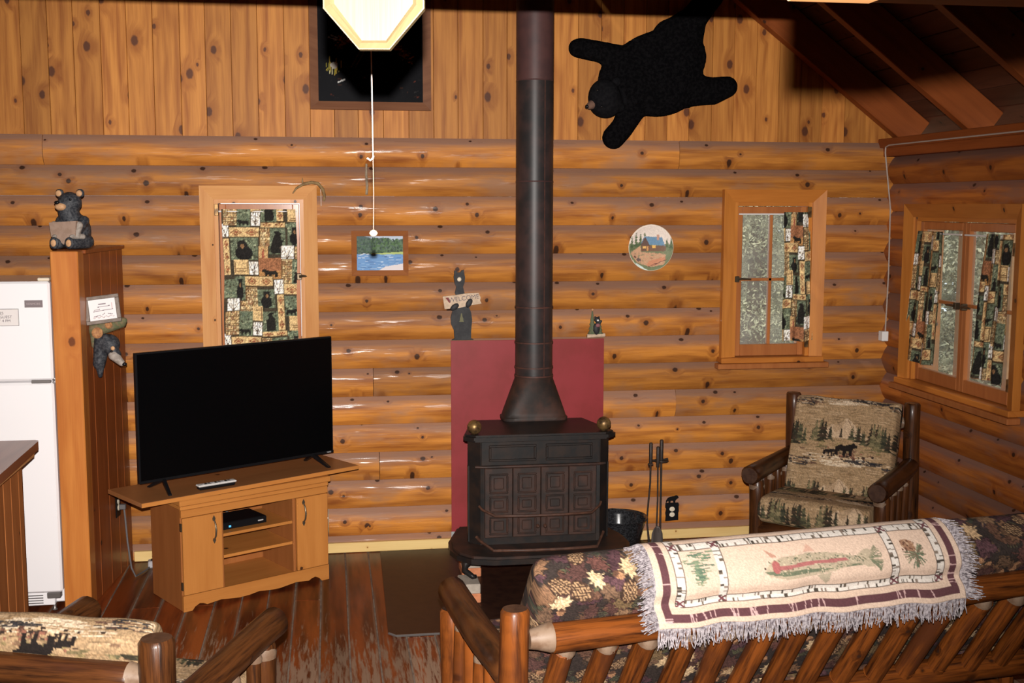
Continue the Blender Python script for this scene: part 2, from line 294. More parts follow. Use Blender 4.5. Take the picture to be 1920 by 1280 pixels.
def box(name, x0, x1, y0, y1, z0, z1, mat, parent=None, bev=0.0, mw=None, centre=True, label=None):
    bm = bmesh.new()
    if centre and mw is None:
        c = Vector(((x0+x1)/2, (y0+y1)/2, (z0+z1)/2)); mw = Matrix.Translation(c)
        addbox(bm, x0-c.x, x1-c.x, y0-c.y, y1-c.y, z0-c.z, z1-c.z, bev)
    else: addbox(bm, x0, x1, y0, y1, z0, z1, bev)
    return fin(bm, name, mat, parent, False, mw, label)
def addprism(bm, pts, y0, y1, axis='y'):
    # polygon pts in (x,z) extruded along y ; axis 'z': pts (x,y) extruded z ; axis 'x': pts (y,z) extruded x
    def P(p, t):
        return (p[0], t, p[1]) if axis == 'y' else ((p[0], p[1], t) if axis == 'z' else (t, p[0], p[1]))
    a = [bm.verts.new(P(p, y0)) for p in pts]; b = [bm.verts.new(P(p, y1)) for p in pts]; n = len(pts)
    bm.faces.new(a); bm.faces.new(b[::-1])
    for i in range(n): bm.faces.new((a[i], b[i], b[(i+1) % n], a[(i+1) % n]))
def prism(name, pts, y0, y1, mat, parent=None, axis='y', mw=None, label=None, smooth=False):
    bm = bmesh.new(); addprism(bm, pts, y0, y1, axis); return fin(bm, name, mat, parent, smooth, mw, label)
def addlathe(bm, prof, seg=24, c=(0, 0, 0), cap=True):
    rings = []
    for r, z in prof:
        rings.append([bm.verts.new((c[0]+r*math.cos(2*math.pi*i/seg), c[1]+r*math.sin(2*math.pi*i/seg), c[2]+z)) for i in range(seg)])
    for a, b in zip(rings, rings[1:]):
        for i in range(seg): bm.faces.new((a[i], a[(i+1) % seg], b[(i+1) % seg], b[i]))
    if cap:
        bm.faces.new(rings[0][::-1]); bm.faces.new(rings[-1])
def lathe(name, prof, mat, parent=None, seg=24, loc=(0, 0, 0), cap=True, mw=None, label=None):
    bm = bmesh.new(); addlathe(bm, prof, seg, (0, 0, 0), cap)
    return fin(bm, name, mat, parent, True, mw if mw is not None else Matrix.Translation(loc), label)
def addtube(bm, pts, rad, seg=8, caps=True):
    pts = [Vector(p) for p in pts]; n = len(pts)
    rad = rad if isinstance(rad, (list, tuple)) else [rad]*n
    rings = []; prev = None
    for i, p in enumerate(pts):
        t = (pts[min(i+1, n-1)] - pts[max(i-1, 0)]).normalized()
        if prev is None: x = t.orthogonal().normalized()
        else: x = (prev - t*prev.dot(t)).normalized()
        prev = x; y = t.cross(x)
        rings.append([bm.verts.new(p + (x*math.cos(2*math.pi*k/seg) + y*math.sin(2*math.pi*k/seg))*rad[i]) for k in range(seg)])
    for a, b in zip(rings, rings[1:]):
        for i in range(seg): bm.faces.new((a[i], a[(i+1) % seg], b[(i+1) % seg], b[i]))
    if caps: bm.faces.new(rings[0][::-1]); bm.faces.new(rings[-1])
def tube(name, pts, rad, mat, parent=None, seg=8, mw=None, label=None):
    bm = bmesh.new(); addtube(bm, pts, rad, seg); return fin(bm, name, mat, parent, True, mw, label)
def align_x(p0, p1):
    p0, p1 = Vector(p0), Vector(p1); x = (p1-p0).normalized(); z = Vector((0, 0, 1))
    if abs(x.z) > 0.95: z = Vector((0, 1, 0))
    y = z.cross(x).normalized(); z = x.cross(y)
    return Matrix(((x.x, y.x, z.x, p0.x), (x.y, y.y, z.y, p0.y), (x.z, y.z, z.z, p0.z), (0, 0, 0, 1)))
def flog(name, p0, p1, r0, r1, mat, parent, seg=16, dome=0.25, ends=True):
    """a peeled round log, grain along its own x; rounded-over ends with end grain as a second slot"""
    L = (Vector(p1)-Vector(p0)).length; bm = bmesh.new(); rings = []; ph = random.uniform(0, 9)
    n = max(4, int(L/0.08)); st = [(-0.0, 0.84), (r0*dome, 1.0)] + [(r0*dome + (L-r0*dome-r1*dome)*i/n, 1.0) for i in range(1, n)] + [(L-r1*dome, 1.0), (L, 0.84)]
    for x, k in st:
        t = x/L; r = (r0*(1-t)+r1*t)*k
        rings.append([bm.verts.new((x, r*(1+0.035*math.sin(3*a+ph+x*7)+0.02*math.sin(5*a-x*11))*math.cos(a)+0.004*math.sin(x*6+ph), r*(1+0.035*math.sin(2*a+ph*2+x*5))*math.sin(a)+0.004*math.cos(x*5+ph))) for a in [2*math.pi*i/seg for i in range(seg)]])
    for a, b in zip(rings, rings[1:]):
        for i in range(seg): bm.faces.new((a[i], a[(i+1) % seg], b[(i+1) % seg], b[i]))
    f0 = bm.faces.new(rings[0][::-1]); f1 = bm.faces.new(rings[-1])
    if ends: f0.material_index = 1; f1.material_index = 1
    o = fin(bm, name, mat, parent, True, align_x(p0, p1))
    o.data.materials.append(MAT['logend'])
    return o
def ico(bm, c, r, sub=3, rot=None):
    m = Matrix.Translation(c) @ (rot.to_4x4() if rot is not None else Matrix.Identity(4)) @ Matrix.Diagonal((*((r, r, r) if isinstance(r, (int, float)) else r), 1))
    bmesh.ops.create_icosphere(bm, subdivisions=sub, radius=1.0, matrix=m)
def capsule(bm, p0, p1, r0, r1, n=5):
    p0, p1 = Vector(p0), Vector(p1)
    for i in range(n+1):
        t = i/n; ico(bm, p0.lerp(p1, t), r0*(1-t)+r1*t, 2)
def organic(bm, name, mat, parent, voxel=0.006, smooth=6, mw=None, label=None):
    me = bpy.data.meshes.new(name); bm.to_mesh(me); bm.free()
    o = link(name, me, mat, parent, False, mw)
    rm = o.modifiers.new('remesh', 'REMESH'); rm.mode = 'VOXEL'; rm.voxel_size = voxel; rm.use_smooth_shade = True
    sm = o.modifiers.new('smooth', 'SMOOTH'); sm.factor = 0.5; sm.iterations = smooth
    if label: o['label'] = label
    return o
def colour_grid(name, V, C, mat, parent=None, mw=None, wrap_u=False, label=None):
    nu, nv = V.shape[:2]; me = bpy.data.meshes.new(name)
    idx = np.arange(nu*nv).reshape(nu, nv)
    if wrap_u: idx = np.vstack([idx, idx[:1]])
    q = np.stack([idx[:-1, :-1], idx[1:, :-1], idx[1:, 1:], idx[:-1, 1:]], -1).reshape(-1, 4)
    me.vertices.add(nu*nv); me.vertices.foreach_set('co', V.reshape(-1).astype(np.float32))
    me.loops.add(q.size); me.loops.foreach_set('vertex_index', q.reshape(-1).astype(np.int32))
    me.polygons.add(len(q)); me.polygons.foreach_set('loop_start', (np.arange(len(q))*4).astype(np.int32))
    me.polygons.foreach_set('use_smooth', np.ones(len(q), dtype=bool))
    me.update(calc_edges=True)
    at = me.color_attributes.new('Col', 'FLOAT_COLOR', 'POINT')
    rgba = np.ones((nu*nv, 4), np.float32); rgba[:, :3] = C.reshape(-1, 3); at.data.foreach_set('color', rgba.reshape(-1))
    o = link(name, me, mat, parent, False, mw)
    if label: o['label'] = label
    return o
def text(name, s, size, mat, parent, mw, align='CENTER'):
    cu = bpy.data.curves.new(name, 'FONT'); cu.body = s; cu.size = size; cu.align_x = align; cu.extrude = 0.0004
    ob = bpy.data.objects.new(name+'_tmp', cu); COL.objects.link(ob); bpy.context.view_layer.update()
    me = bpy.data.meshes.new_from_object(ob.evaluated_get(bpy.context.evaluated_depsgraph_get()))
    bpy.data.objects.remove(ob); bpy.data.curves.remove(cu)
    return link(name, me, mat, parent, False, mw)
RX90 = Matrix.Rotation(math.pi/2, 4, 'X')

# ------------------------------------------------------------------ small raster kit for woven and printed designs
class Img:
    def __init__(s, w, h, col, wrap=True):
        s.w, s.h, s.wrap = w, h, wrap; s.a = np.zeros((h, w, 3)); s.a[:] = col
    def poly(s, pts, col, mixf=1.0):
        p = np.array(pts, float)
        offs = [(0, 0)] if not s.wrap else [(dx*s.w, dy*s.h) for dx in (-1, 0, 1) for dy in (-1, 0, 1)]
        for ox, oy in offs:
            x, y = p[:, 0]+ox, p[:, 1]+oy
            x0, x1 = int(max(0, math.floor(x.min()))), int(min(s.w, math.ceil(x.max())+1)); y0, y1 = int(max(0, math.floor(y.min()))), int(min(s.h, math.ceil(y.max())+1))
            if x0 >= x1 or y0 >= y1: continue
            X, Y = np.meshgrid(np.arange(x0, x1)+0.5, np.arange(y0, y1)+0.5); ins = np.zeros(X.shape, bool); j = len(x)-1
            for i in range(len(x)):
                if y[i] != y[j]:
                    ins ^= ((y[i] > Y) != (y[j] > Y)) & (X < (x[j]-x[i])*(Y-y[i])/(y[j]-y[i]) + x[i])
                j = i
            sub = s.a[y0:y1, x0:x1]; sub[ins] = sub[ins]*(1-mixf) + np.array(col)*mixf
    def ell(s, cx, cy, rx, ry, col, rot=0.0, n=20, mixf=1.0):
        c, q = math.cos(rot), math.sin(rot)
        s.poly([(cx+rx*math.cos(t)*c-ry*math.sin(t)*q, cy+rx*math.cos(t)*q+ry*math.sin(t)*c) for t in np.linspace(0, 2*math.pi, n, endpoint=False)], col, mixf)
    def line(s, x0, y0, x1, y1, wd, col, mixf=1.0):
        d = math.hypot(x1-x0, y1-y0) or 1; nx, ny = -(y1-y0)/d*wd/2, (x1-x0)/d*wd/2
        s.poly([(x0+nx, y0+ny), (x1+nx, y1+ny), (x1-nx, y1-ny), (x0-nx, y0-ny)], col, mixf)
    def rect(s, x0, y0, x1, y1, col, mixf=1.0): s.poly([(x0, y0), (x1, y0), (x1, y1), (x0, y1)], col, mixf)
    def speckle(s, amt): s.a = np.clip(s.a*(1+RNG.uniform(-amt, amt, s.a.shape[:2]))[..., None], 0, 1)
    def bear(s, x, y, k, col, flip=1, stand=False):      # generic bear silhouette on feet at (x,y), y grows downward
        if not stand:
            pts = [(-1, 0), (-1.02, -.45), (-.95, -.75), (-.6, -.95), (-.1, -.92), (.3, -1.0), (.55, -1.12), (.62, -1.25), (.72, -1.17), (.85, -1.05), (1.08, -.92), (1.05, -.80), (.8, -.72), (.62, -.55), (.6, -.3), (.62, 0), (.38, 0), (.3, -.38), (.1, -.42), (.02, 0), (-.2, 0), (-.25, -.4), (-.55, -.42), (-.68, -.2), (-.7, 0)]
        else:
            pts = [(-.4, 0), (-.48, -.5), (-.35, -1.1), (-.2, -1.45), (-.28, -1.7), (-.12, -1.68), (.02, -1.75), (.2, -1.6), (.35, -1.5), (.18, -1.38), (.25, -1.1), (.48, -.95), (.35, -.85), (.35, -.4), (.42, 0)]
        s.poly([(x+flip*p[0]*k, y+p[1]*k) for p in pts], col)
    def fir(s, x, y, h, wd, col, col2):                  # base centre (x,y)
        n = 6
        for i in range(n):
            t0, t1 = i/n, (i+1.35)/n; ww = wd*(1-t0)*0.5*(0.8+0.4*random.random())
            s.poly([(x-ww, y-h*t0), (x+ww, y-h*t0*0.98), (x, y-h*min(1, t1))], col if i % 2 else col2)
    def get(s, X, Y):                                    # X,Y in pixels, arrays ; linear colour
        xi = np.floor(X).astype(int); yi = np.floor(Y).astype(int)
        if s.wrap: xi %= s.w; yi %= s.h
        else: xi = np.clip(xi, 0, s.w-1); yi = np.clip(yi, 0, s.h-1)
        c = s.a[yi, xi]; return np.where(c <= 0.04045, c/12.92, ((c+0.055)/1.055)**2.4)
def S(r, g, b): return (r/255, g/255, b/255)

# ------------------------------------------------------------------ room shell
XR, XL, YF = 3.23, -4.0, -8.3
HP = 0.165; ZT = 2.3925; RIDGE_X = (XR+XL)/2; SL = 0.753
EAVE = 2.42
def roof_z(x): return EAVE + (min(XR-x, x-XL))*SL

def log_piece(name, x0, x1, zc, parent, flip=False, r=0.029, seed=0, mat='log'):
    """one D-shaped wall log; local x along the log, bulge towards local -y"""
    rr = random.Random(seed); L = x1-x0; bm = bmesh.new(); n = max(2, int(L/0.25)); m = 9; rings = []
    ph = rr.uniform(0, 6); br = r*rr.uniform(0.88, 1.12)
    for i in range(n+1):
        x = -L/2 + L*i/n; row = []
        k = 1.0 if 0 < i < n else 0.94
        for j in range(m+1):
            t = -1 + 2*j/m; z = t*HP/2*(0.995)
            y = -br*k*(1-abs(t)**2.6)*(1+0.06*math.sin(x*2.1+ph)) + 0.004*math.sin(x*1.3+ph*2)*(1-t*t)
            row.append(bm.verts.new((x, y, z)))
        row.append(bm.verts.new((x, 0.10, HP/2*0.995))); row.append(bm.verts.new((x, 0.10, -HP/2*0.995)))
        rings.append(row)
    N = m+3
    for a, b in zip(rings, rings[1:]):
        for j in range(N): bm.faces.new((a[j], b[j], b[(j+1) % N], a[(j+1) % N]))
    bm.faces.new(rings[0]); bm.faces.new(rings[-1][::-1])
    return fin(bm, name, mat, parent, True, Matrix.Translation(((x0+x1)/2, 0, zc)))

def split(x0, x1, cuts, joints):
    segs = [(x0, x1)]
    for a, b in cuts:
        ns = []
        for p, q in segs:
            if b <= p or a >= q: ns.append((p, q)); continue
            if a > p: ns.append((p, a))
            if b < q: ns.append((b, q))
        segs = ns
    for j in joints:
        ns = []
        for p, q in segs:
            if p+0.05 < j < q-0.05: ns += [(p, j-0.0015), (j+0.0015, q)]
            else: ns.append((p, q))
        segs = ns
    return segs

wb = thing('wall_back', None, None, kind='structure')
OP1 = (-0.83, -0.285); OP2 = (2.195, 2.725); OPZ = (ZT-8*HP, ZT-2*HP)
JB = {0: [-1.70, 1.88], 4: [-2.6], 8: [0.07], 9: [1.885], 11: [0.10], 6: [0.95], 13: [-0.2]}
sd = 1
for k in range(15):
    zc = ZT - (k+0.5)*HP
    cuts = [OP1, OP2] if OPZ[0] < zc < OPZ[1] else []
    for a, b in split(XL-0.1, XR+0.1, cuts, JB.get(k, [])):
        log_piece('log', a, b, zc, wb, seed=sd); sd += 1
# vertical tongue boards of the gable, cut to the roof line
x = XL; i = 0
while x < XR-0.01:
    wdt = min(0.139 + random.uniform(-0.007, 0.007), XR-x); xa, xb = x+0.0006, x+wdt-0.0006; cx = (xa+xb)/2
    za, zb_ = ZT-0.005, max(roof_z(xa), ZT+0.02)+0.16; zc_ = max(roof_z(xb), ZT+0.02)+0.16
    pts = [(xa-cx, 0), (xb-cx, 0), (xb-cx, zc_-za)] + ([(RIDGE_X-cx, roof_z(RIDGE_X)+0.16-za)] if xa < RIDGE_X < xb else []) + [(xa-cx, zb_-za)]
    bm = bmesh.new(); dy = random.uniform(-0.001, 0.001)
    c = 0.0018
    inset = [(p[0]*(1-c/(wdt/2)), p[1]) for p in pts]
    a = [bm.verts.new((p[0], 0.016+dy, p[1])) for p in pts]; b = [bm.verts.new((p[0], 0.005+dy+0.003, p[1])) for p in pts]; d = [bm.verts.new((p[0], 0.005+dy, p[1])) for p in inset]
    n = len(pts)
    for A, B in ((a, b), (b, d)):
        for q in range(n): bm.faces.new((A[q], B[q], B[(q+1) % n], A[(q+1) % n]))
    bm.faces.new(d); bm.faces.new(a[::-1])
    fin(bm, 'board', 'board', wb, False, Matrix.Translation((cx, 0, za)))
    x += wdt; i += 1
bm = bmesh.new()
def gable_back(bm, y0, y1, zlow):
    addprism(bm, [(XL-0.1, zlow), (XR+0.1, zlow), (XR+0.1, EAVE+0.1), (RIDGE_X, roof_z(RIDGE_X)+0.2), (XL-0.1, EAVE+0.1)], y0, y1)
gable_back(bm, 0.02, 0.10, ZT)
fin(bm, 'gable_backing', 'backing', wb)
# right wall: same logs, half a course lower, turned to face the room
wr = thing('wall_right', None, None, loc=(XR, 0, 0), rz=-math.pi/2, kind='structure')
ZR = ZT - HP/2
OP3 = (0.39, 1.475); OPZ3 = (ZR-8*HP, ZR-2*HP)
for k in range(15):
    zc = ZR - (k+0.5)*HP
    cuts = [OP3] if OPZ3[0] < zc < OPZ3[1] else []
    for a, b in split(-0.08, -YF+0.1, cuts, {3: [2.2], 10: [2.0]}.get(k, [])):
        log_piece('log', a, b, zc, wr, seed=sd, mat='log_red_dim'); sd += 1
box('top_plate', -0.02, -YF, -0.075, 0.10, ZR-0.002, ZR+0.105, 'rafter', wr, 0.004)
box('plate_trim', -0.02, -YF, -0.095, -0.075, ZR+0.050, ZR+0.105, 'rafter', wr, 0.003)
# walls the photograph does not show (behind the camera and beyond the kitchen)
wl = tag(box('wall_left', XL-0.12, XL, YF, 0.1, -0.1, EAVE+0.2, 'counter_side', None), kind='structure')
bm = bmesh.new(); gable_back(bm, YF-0.1, YF, -0.1); wf = tag(fin(bm, 'wall_front', 'counter_side'), kind='structure')
# floor boards running to the back wall
fl_o = tag(box('floor', XL, XR+0.05, YF, 0.05, -0.06, -0.004, 'subfloor', None), kind='structure')
PW = 0.1335; x = XL+0.02; i = 0; meshes = {}
while x < XR:
    y0 = 0.03; rr = random.Random(100+i)
    first = True
    while y0 > YF:
        L = rr.uniform(0.7, 3.6) if first else rr.uniform(2.4, 3.6); first = False
        L = round(L/0.3)*0.3; y1 = max(YF, y0-L); L = round(y0-y1, 3)
        if L < 0.05: break
        key = L
        if key not in meshes:
            bm = bmesh.new(); addbox(bm, -PW/2+0.0035, PW/2-0.0035, -L/2+0.0015, L/2-0.0015, -0.018, 0.0, 0.002); me = bpy.data.meshes.new('floor_board')
            bmesh.ops.recalc_face_normals(bm, faces=bm.faces); bm.to_mesh(me); bm.free(); me.materials.append(MAT['floor']); meshes[key] = me
        o = bpy.data.objects.new('floor_board', meshes[key]); COL.objects.link(o); o.parent = fl_o
        o.matrix_local = Matrix.Translation((x+PW/2, (y0+y1)/2, rr.uniform(-0.001, 0.0))); o.matrix_parent_inverse = fl_o.matrix_world.inverted() if False else Matrix.Translation(-Vector(fl_o.location))
        y0 = y1
    x += PW; i += 1
# baseboards
def bboard(x0, x1): return box('baseboard_strip', x0, x1, -0.075, -0.050, 0.002, 0.060, 'baseboard', bb, 0.003)
bb = thing('baseboard_back', None, None, kind='structure')
bboard(-1.29, 0.515); bboard(1.44, 3.12)
# roof: sloping deck, boards along the room, rafters
ce = thing('ceiling', None, None, kind='structure')
nrm = Vector((SL, 0, 1)).normalized(); run = Vector((-1, 0, SL)).normalized(); Ls = math.hypot(XR-RIDGE_X, (XR-RIDGE_X)*SL)
RD = 0.19      # rafter depth
M_R = Matrix(((0, run.x, nrm.x, XR), (-1, run.y, nrm.y, 0), (0, run.z, nrm.z, EAVE), (0, 0, 0, 1)))   # local x along the room (-y), y up the slope, z outward
M_L = Matrix(((0, -run.x, -nrm.x, XL), (-1, 0, 0, 0), (0, run.z, nrm.z, EAVE), (0, 0, 0, 1)))
box('roof_deck', -0.3, -YF+0.1, -0.3, Ls+0.15, RD+0.02, RD+0.06, 'roofboard', ce, mw=M_R)
box('roof_deck', -0.3, -YF+0.1, -0.3, Ls+0.15, RD+0.02, RD+0.06, 'roofboard', ce, mw=M_L)
for j in range(22):
    y0 = -0.2 + j*0.145
    for (xa, xb) in ((-0.02, 3.5+0.3*(j % 3)), (3.5+0.3*(j % 3)+0.003, -YF)):
        box('roof_board', -(xb-xa)/2, (xb-xa)/2, -0.0705, 0.0705, -0.008, 0.010, 'roofboard', ce, 0.003, mw=M_R @ Matrix.Translation(((xa+xb)/2, y0+0.0725, RD+0.010)))
for (ya, yb) in [(0.0, 0.075)] + [(0.80+0.86*q, 0.865+0.86*q) for q in range(9)]:
    box('rafter', -0.10, Ls+0.02, ya-(ya+yb)/2, yb-(ya+yb)/2, 0.0, RD, 'rafter', ce, 0.004, mw=M_R @ Matrix.Translation(((ya+yb)/2, 0, 0)) @ Matrix(((0, 1, 0, 0), (1, 0, 0, 0), (0, 0, 1, 0), (0, 0, 0, 1))))
    box('rafter', -0.10, Ls+0.02, ya-(ya+yb)/2, yb-(ya+yb)/2, 0.0, RD, 'rafter', ce, 0.004, mw=M_L @ Matrix.Translation(((ya+yb)/2, 0, 0)) @ Matrix(((0, 1, 0, 0), (1, 0, 0, 0), (0, 0, 1, 0), (0, 0, 0, 1))))
# tie beams across the room just above the picture, and a loft joist that ends near the camera
box('tie_beam', XL, XR, -3.83, -3.69, 2.565, 2.77, 'rafter', ce, 0.006)
box('tie_beam', XL, XR, -5.06, -4.96, 2.435, 2.64, 'rafter', ce, 0.006)
box('loft_joist', 0.228, 0.312, YF, -5.765, 2.197, 2.42, 'casing', ce, 0.004)
# octagonal plaque on the second beam
oc = thing('octagonal_plaque', 'pale eight-sided wooden plaque with a moulded rim, high above the pull cord', 'plaque', loc=(-0.1005, -4.955, 2.2505))
hw = 0.0765; bw = 0.0235; ch = 0.0605; HH = 0.26
octo = [(-bw, 0), (bw, 0), (hw, ch), (hw, HH-ch), (bw, HH), (-bw, HH), (-hw, HH-ch), (-hw, ch)]
def scale_poly(p, k, c): return [(c[0]+(q[0]-c[0])*k[0], c[1]+(q[1]-c[1])*k[1]) for q in p]
rzo = Matrix.Rotation(-YAW, 4, 'Z')
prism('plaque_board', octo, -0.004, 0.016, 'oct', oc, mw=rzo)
bm = bmesh.new(); cc = (0, HH/2)
for (k0, k1, ya, yb) in (((0.97, 0.99), (0.85, 0.935), -0.004, -0.011), ((0.85, 0.935), (0.78, 0.90), -0.011, -0.005)):
    A = scale_poly(octo, k0, cc); B = scale_poly(octo, k1, cc)
    va = [bm.verts.new((p[0], ya, p[1])) for p in A]; vb = [bm.verts.new((p[0], yb, p[1])) for p in B]
    for q in range(8): bm.faces.new((va[q], va[(q+1) % 8], vb[(q+1) % 8], vb[q]))
bmesh.ops.remove_doubles(bm, verts=bm.verts, dist=1e-5)
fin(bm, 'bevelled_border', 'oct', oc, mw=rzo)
# pull cord with a bead, hanging from the first beam
pc = thing('pull_cord', 'white pull cord with a knot and a clear bead hanging from the tie beam', 'cord', loc=(-0.0600, -3.755, 1.944))
tube('upper_cord', [(0.001, 0.0, 0.19), (0.0, 0, 0.40), (-0.002, 0, 0.625)], 0.0017, 'cord_w', pc, 6)
tube('lower_cord', [(0, 0, 0.01), (0.0015, 0, 0.1), (0.001, 0, 0.19)], 0.0011, 'cord_tan', pc, 6)
bm = bmesh.new(); addtube(bm, [(-0.014, 0, 0.190), (-0.006, 0, 0.184), (0.001, 0, 0.190), (0.002, 0, 0.196)], 0.0026, 6); fin(bm, 'knot', 'cord_w', pc, True)
lathe('bead', [(0.002, -0.0085), (0.008, -0.006), (0.0115, 0), (0.008, 0.006), (0.002, 0.009)], 'ivory', pc, 16)

# ------------------------------------------------------------------ windows
def casing_board(pts, parent, mat, name='casing'):
    bm = bmesh.new(); A = [bm.verts.new((p[0], -0.040, p[1])) for p in pts]; n = len(pts)
    B = [bm.verts.new((p[0], p[2], p[1])) for p in pts]
    bm.faces.new(A); bm.faces.new(B[::-1])
    for i in range(n): bm.faces.new((A[i], B[i], B[(i+1) % n], A[(i+1) % n]))
    c = Vector((sum(p[0] for p in pts)/n, 0, sum(p[1] for p in pts)/n))
    for v in bm.verts: v.co -= c
    return fin(bm, name, mat, parent, False, Matrix.Translation(c))
def window(name, loc, rz, W, z0, z1, sashes, cw=0.075, vm=True, hm=True, sillx=0.03, cm='casing', cv='casing_v'):
    t = thing(name, None, None, loc=loc, rz=rz, kind='structure')
    yo, yi = -0.085, -0.062      # casing front face: outer edge proud, inner edge lower
    casing_board([(0, z1, yo), (W, z1, yo), (W-cw, z1-cw, yi), (cw, z1-cw, yi)], t, cm)
    casing_board([(0, z0, yo), (0, z1, yo), (cw, z1-cw, yi), (cw, z0, yi)], t, cv)
    casing_board([(W, z1, yo), (W, z0, yo), (W-cw, z0, yi), (W-cw, z1-cw, yi)], t, cv)
    # jambs through the wall
    j = 0.022
    box('jamb', cw-0.005, cw+j, -0.050, 0.12, z0, z1-cw, cv, t); box('jamb', W-cw-j, W-cw+0.005, -0.050, 0.12, z0, z1-cw, cv, t)
    box('jamb', cw+j, W-cw-j, -0.049, 0.12, z1-cw-j, z1-cw+0.02, cm, t)
    box('stool', -0.005, W+0.005, -0.105, 0.14, z0-0.028, z0+0.004, cm, t, 0.003)
    box('sill', -sillx, W+sillx, -0.125, -0.050, z0-0.062, z0-0.029, 'sash', t, 0.004)
    for (xa, xb) in sashes:
        za, zb = z0+0.006, z1-cw-j-0.003; st, rl = 0.036, 0.044
        sx = thing('sash', None, None); sx.parent = t
        box('stile', xa, xa+st, -0.028, 0.012, za, zb, 'sash', sx, 0.003); box('stile', xb-st, xb, -0.028, 0.012, za, zb, 'sash', sx, 0.003)
        box('rail', xa+st, xb-st, -0.028, 0.012, zb-rl, zb, 'sash', sx, 0.003); box('rail', xa+st, xb-st, -0.028, 0.012, za, za+0.07, 'sash', sx, 0.003)
        xm, zm = (xa+xb)/2, (za+0.07+zb-rl)/2
        if vm: box('muntin', xm-0.009, xm+0.009, -0.022, 0.010, za+0.07, zb-rl, 'sash', sx, 0.002)
        if hm: box('muntin', xa+st, xb-st, -0.022, 0.010, zm-0.009, zm+0.009, 'sash', sx, 0.002)
        xs = [(xa+st, xm-0.009), (xm+0.009, xb-st)] if vm else [(xa+st, xb-st)]
        for (p, q) in xs:
            for (c, d) in ((za+0.07, zm-0.009), (zm+0.009, zb-rl)): box('pane', p-0.002, q+0.002, -0.006, -0.002, c-0.002, d+0.002, 'glass', sx)
    return t
w1 = window('window_1', (-0.875, 0, 0), 0, 0.64, 1.10, 2.118, [(0.10, 0.54)])
w2 = window('window_2', (2.142, 0, 0), 0, 0.637, 1.102, 2.108, [(0.10, 0.537)], cm='casing_o', cv='casing_o_v')
w3 = window('window_3', (XR, -0.335, 0), -math.pi/2, 1.185, 1.005, 2.025, [(0.10, 0.5925), (0.5925, 1.085)], vm=False, cm='casing_o', cv='casing_o_v')
# brass hinges, latches
def hinge(parent, x, z): box('hinge', x-0.011, x+0.011, -0.058, -0.045, z-0.032, z+0.032, 'brass', parent, 0.002)
def latch(parent, x, z, d=1):
    bm = bmesh.new(); addbox(bm, x-0.014, x+0.014, -0.056, -0.026, z-0.018, z+0.018, 0.003); addtube(bm, [(x, -0.058, z), (x+0.02*d, -0.062, z+0.004), (x+0.085*d, -0.056, z)], [0.008, 0.007, 0.005], 8)
    fin(bm, 'latch', 'brass_dk', parent)
hinge(w1, 0.088, 1.985); latch(w1, 0.535, 1.61, 1); hinge(w2, 0.545, 1.975); hinge(w2, 0.548, 1.19); latch(w2, 0.10, 1.575, 1); hinge(w3, 1.09, 1.80); hinge(w3, 1.09, 1.12)
latch(w3, 0.55, 1.475, -1); latch(w3, 0.625, 1.475, 1)
# storm frame outside the side window, seen through the glass
for q in (0.34, 0.83): box('storm_stile', q-0.022, q+0.022, 0.085, 0.11, 1.02, 1.93, 'casing_v', w3, 0.002)

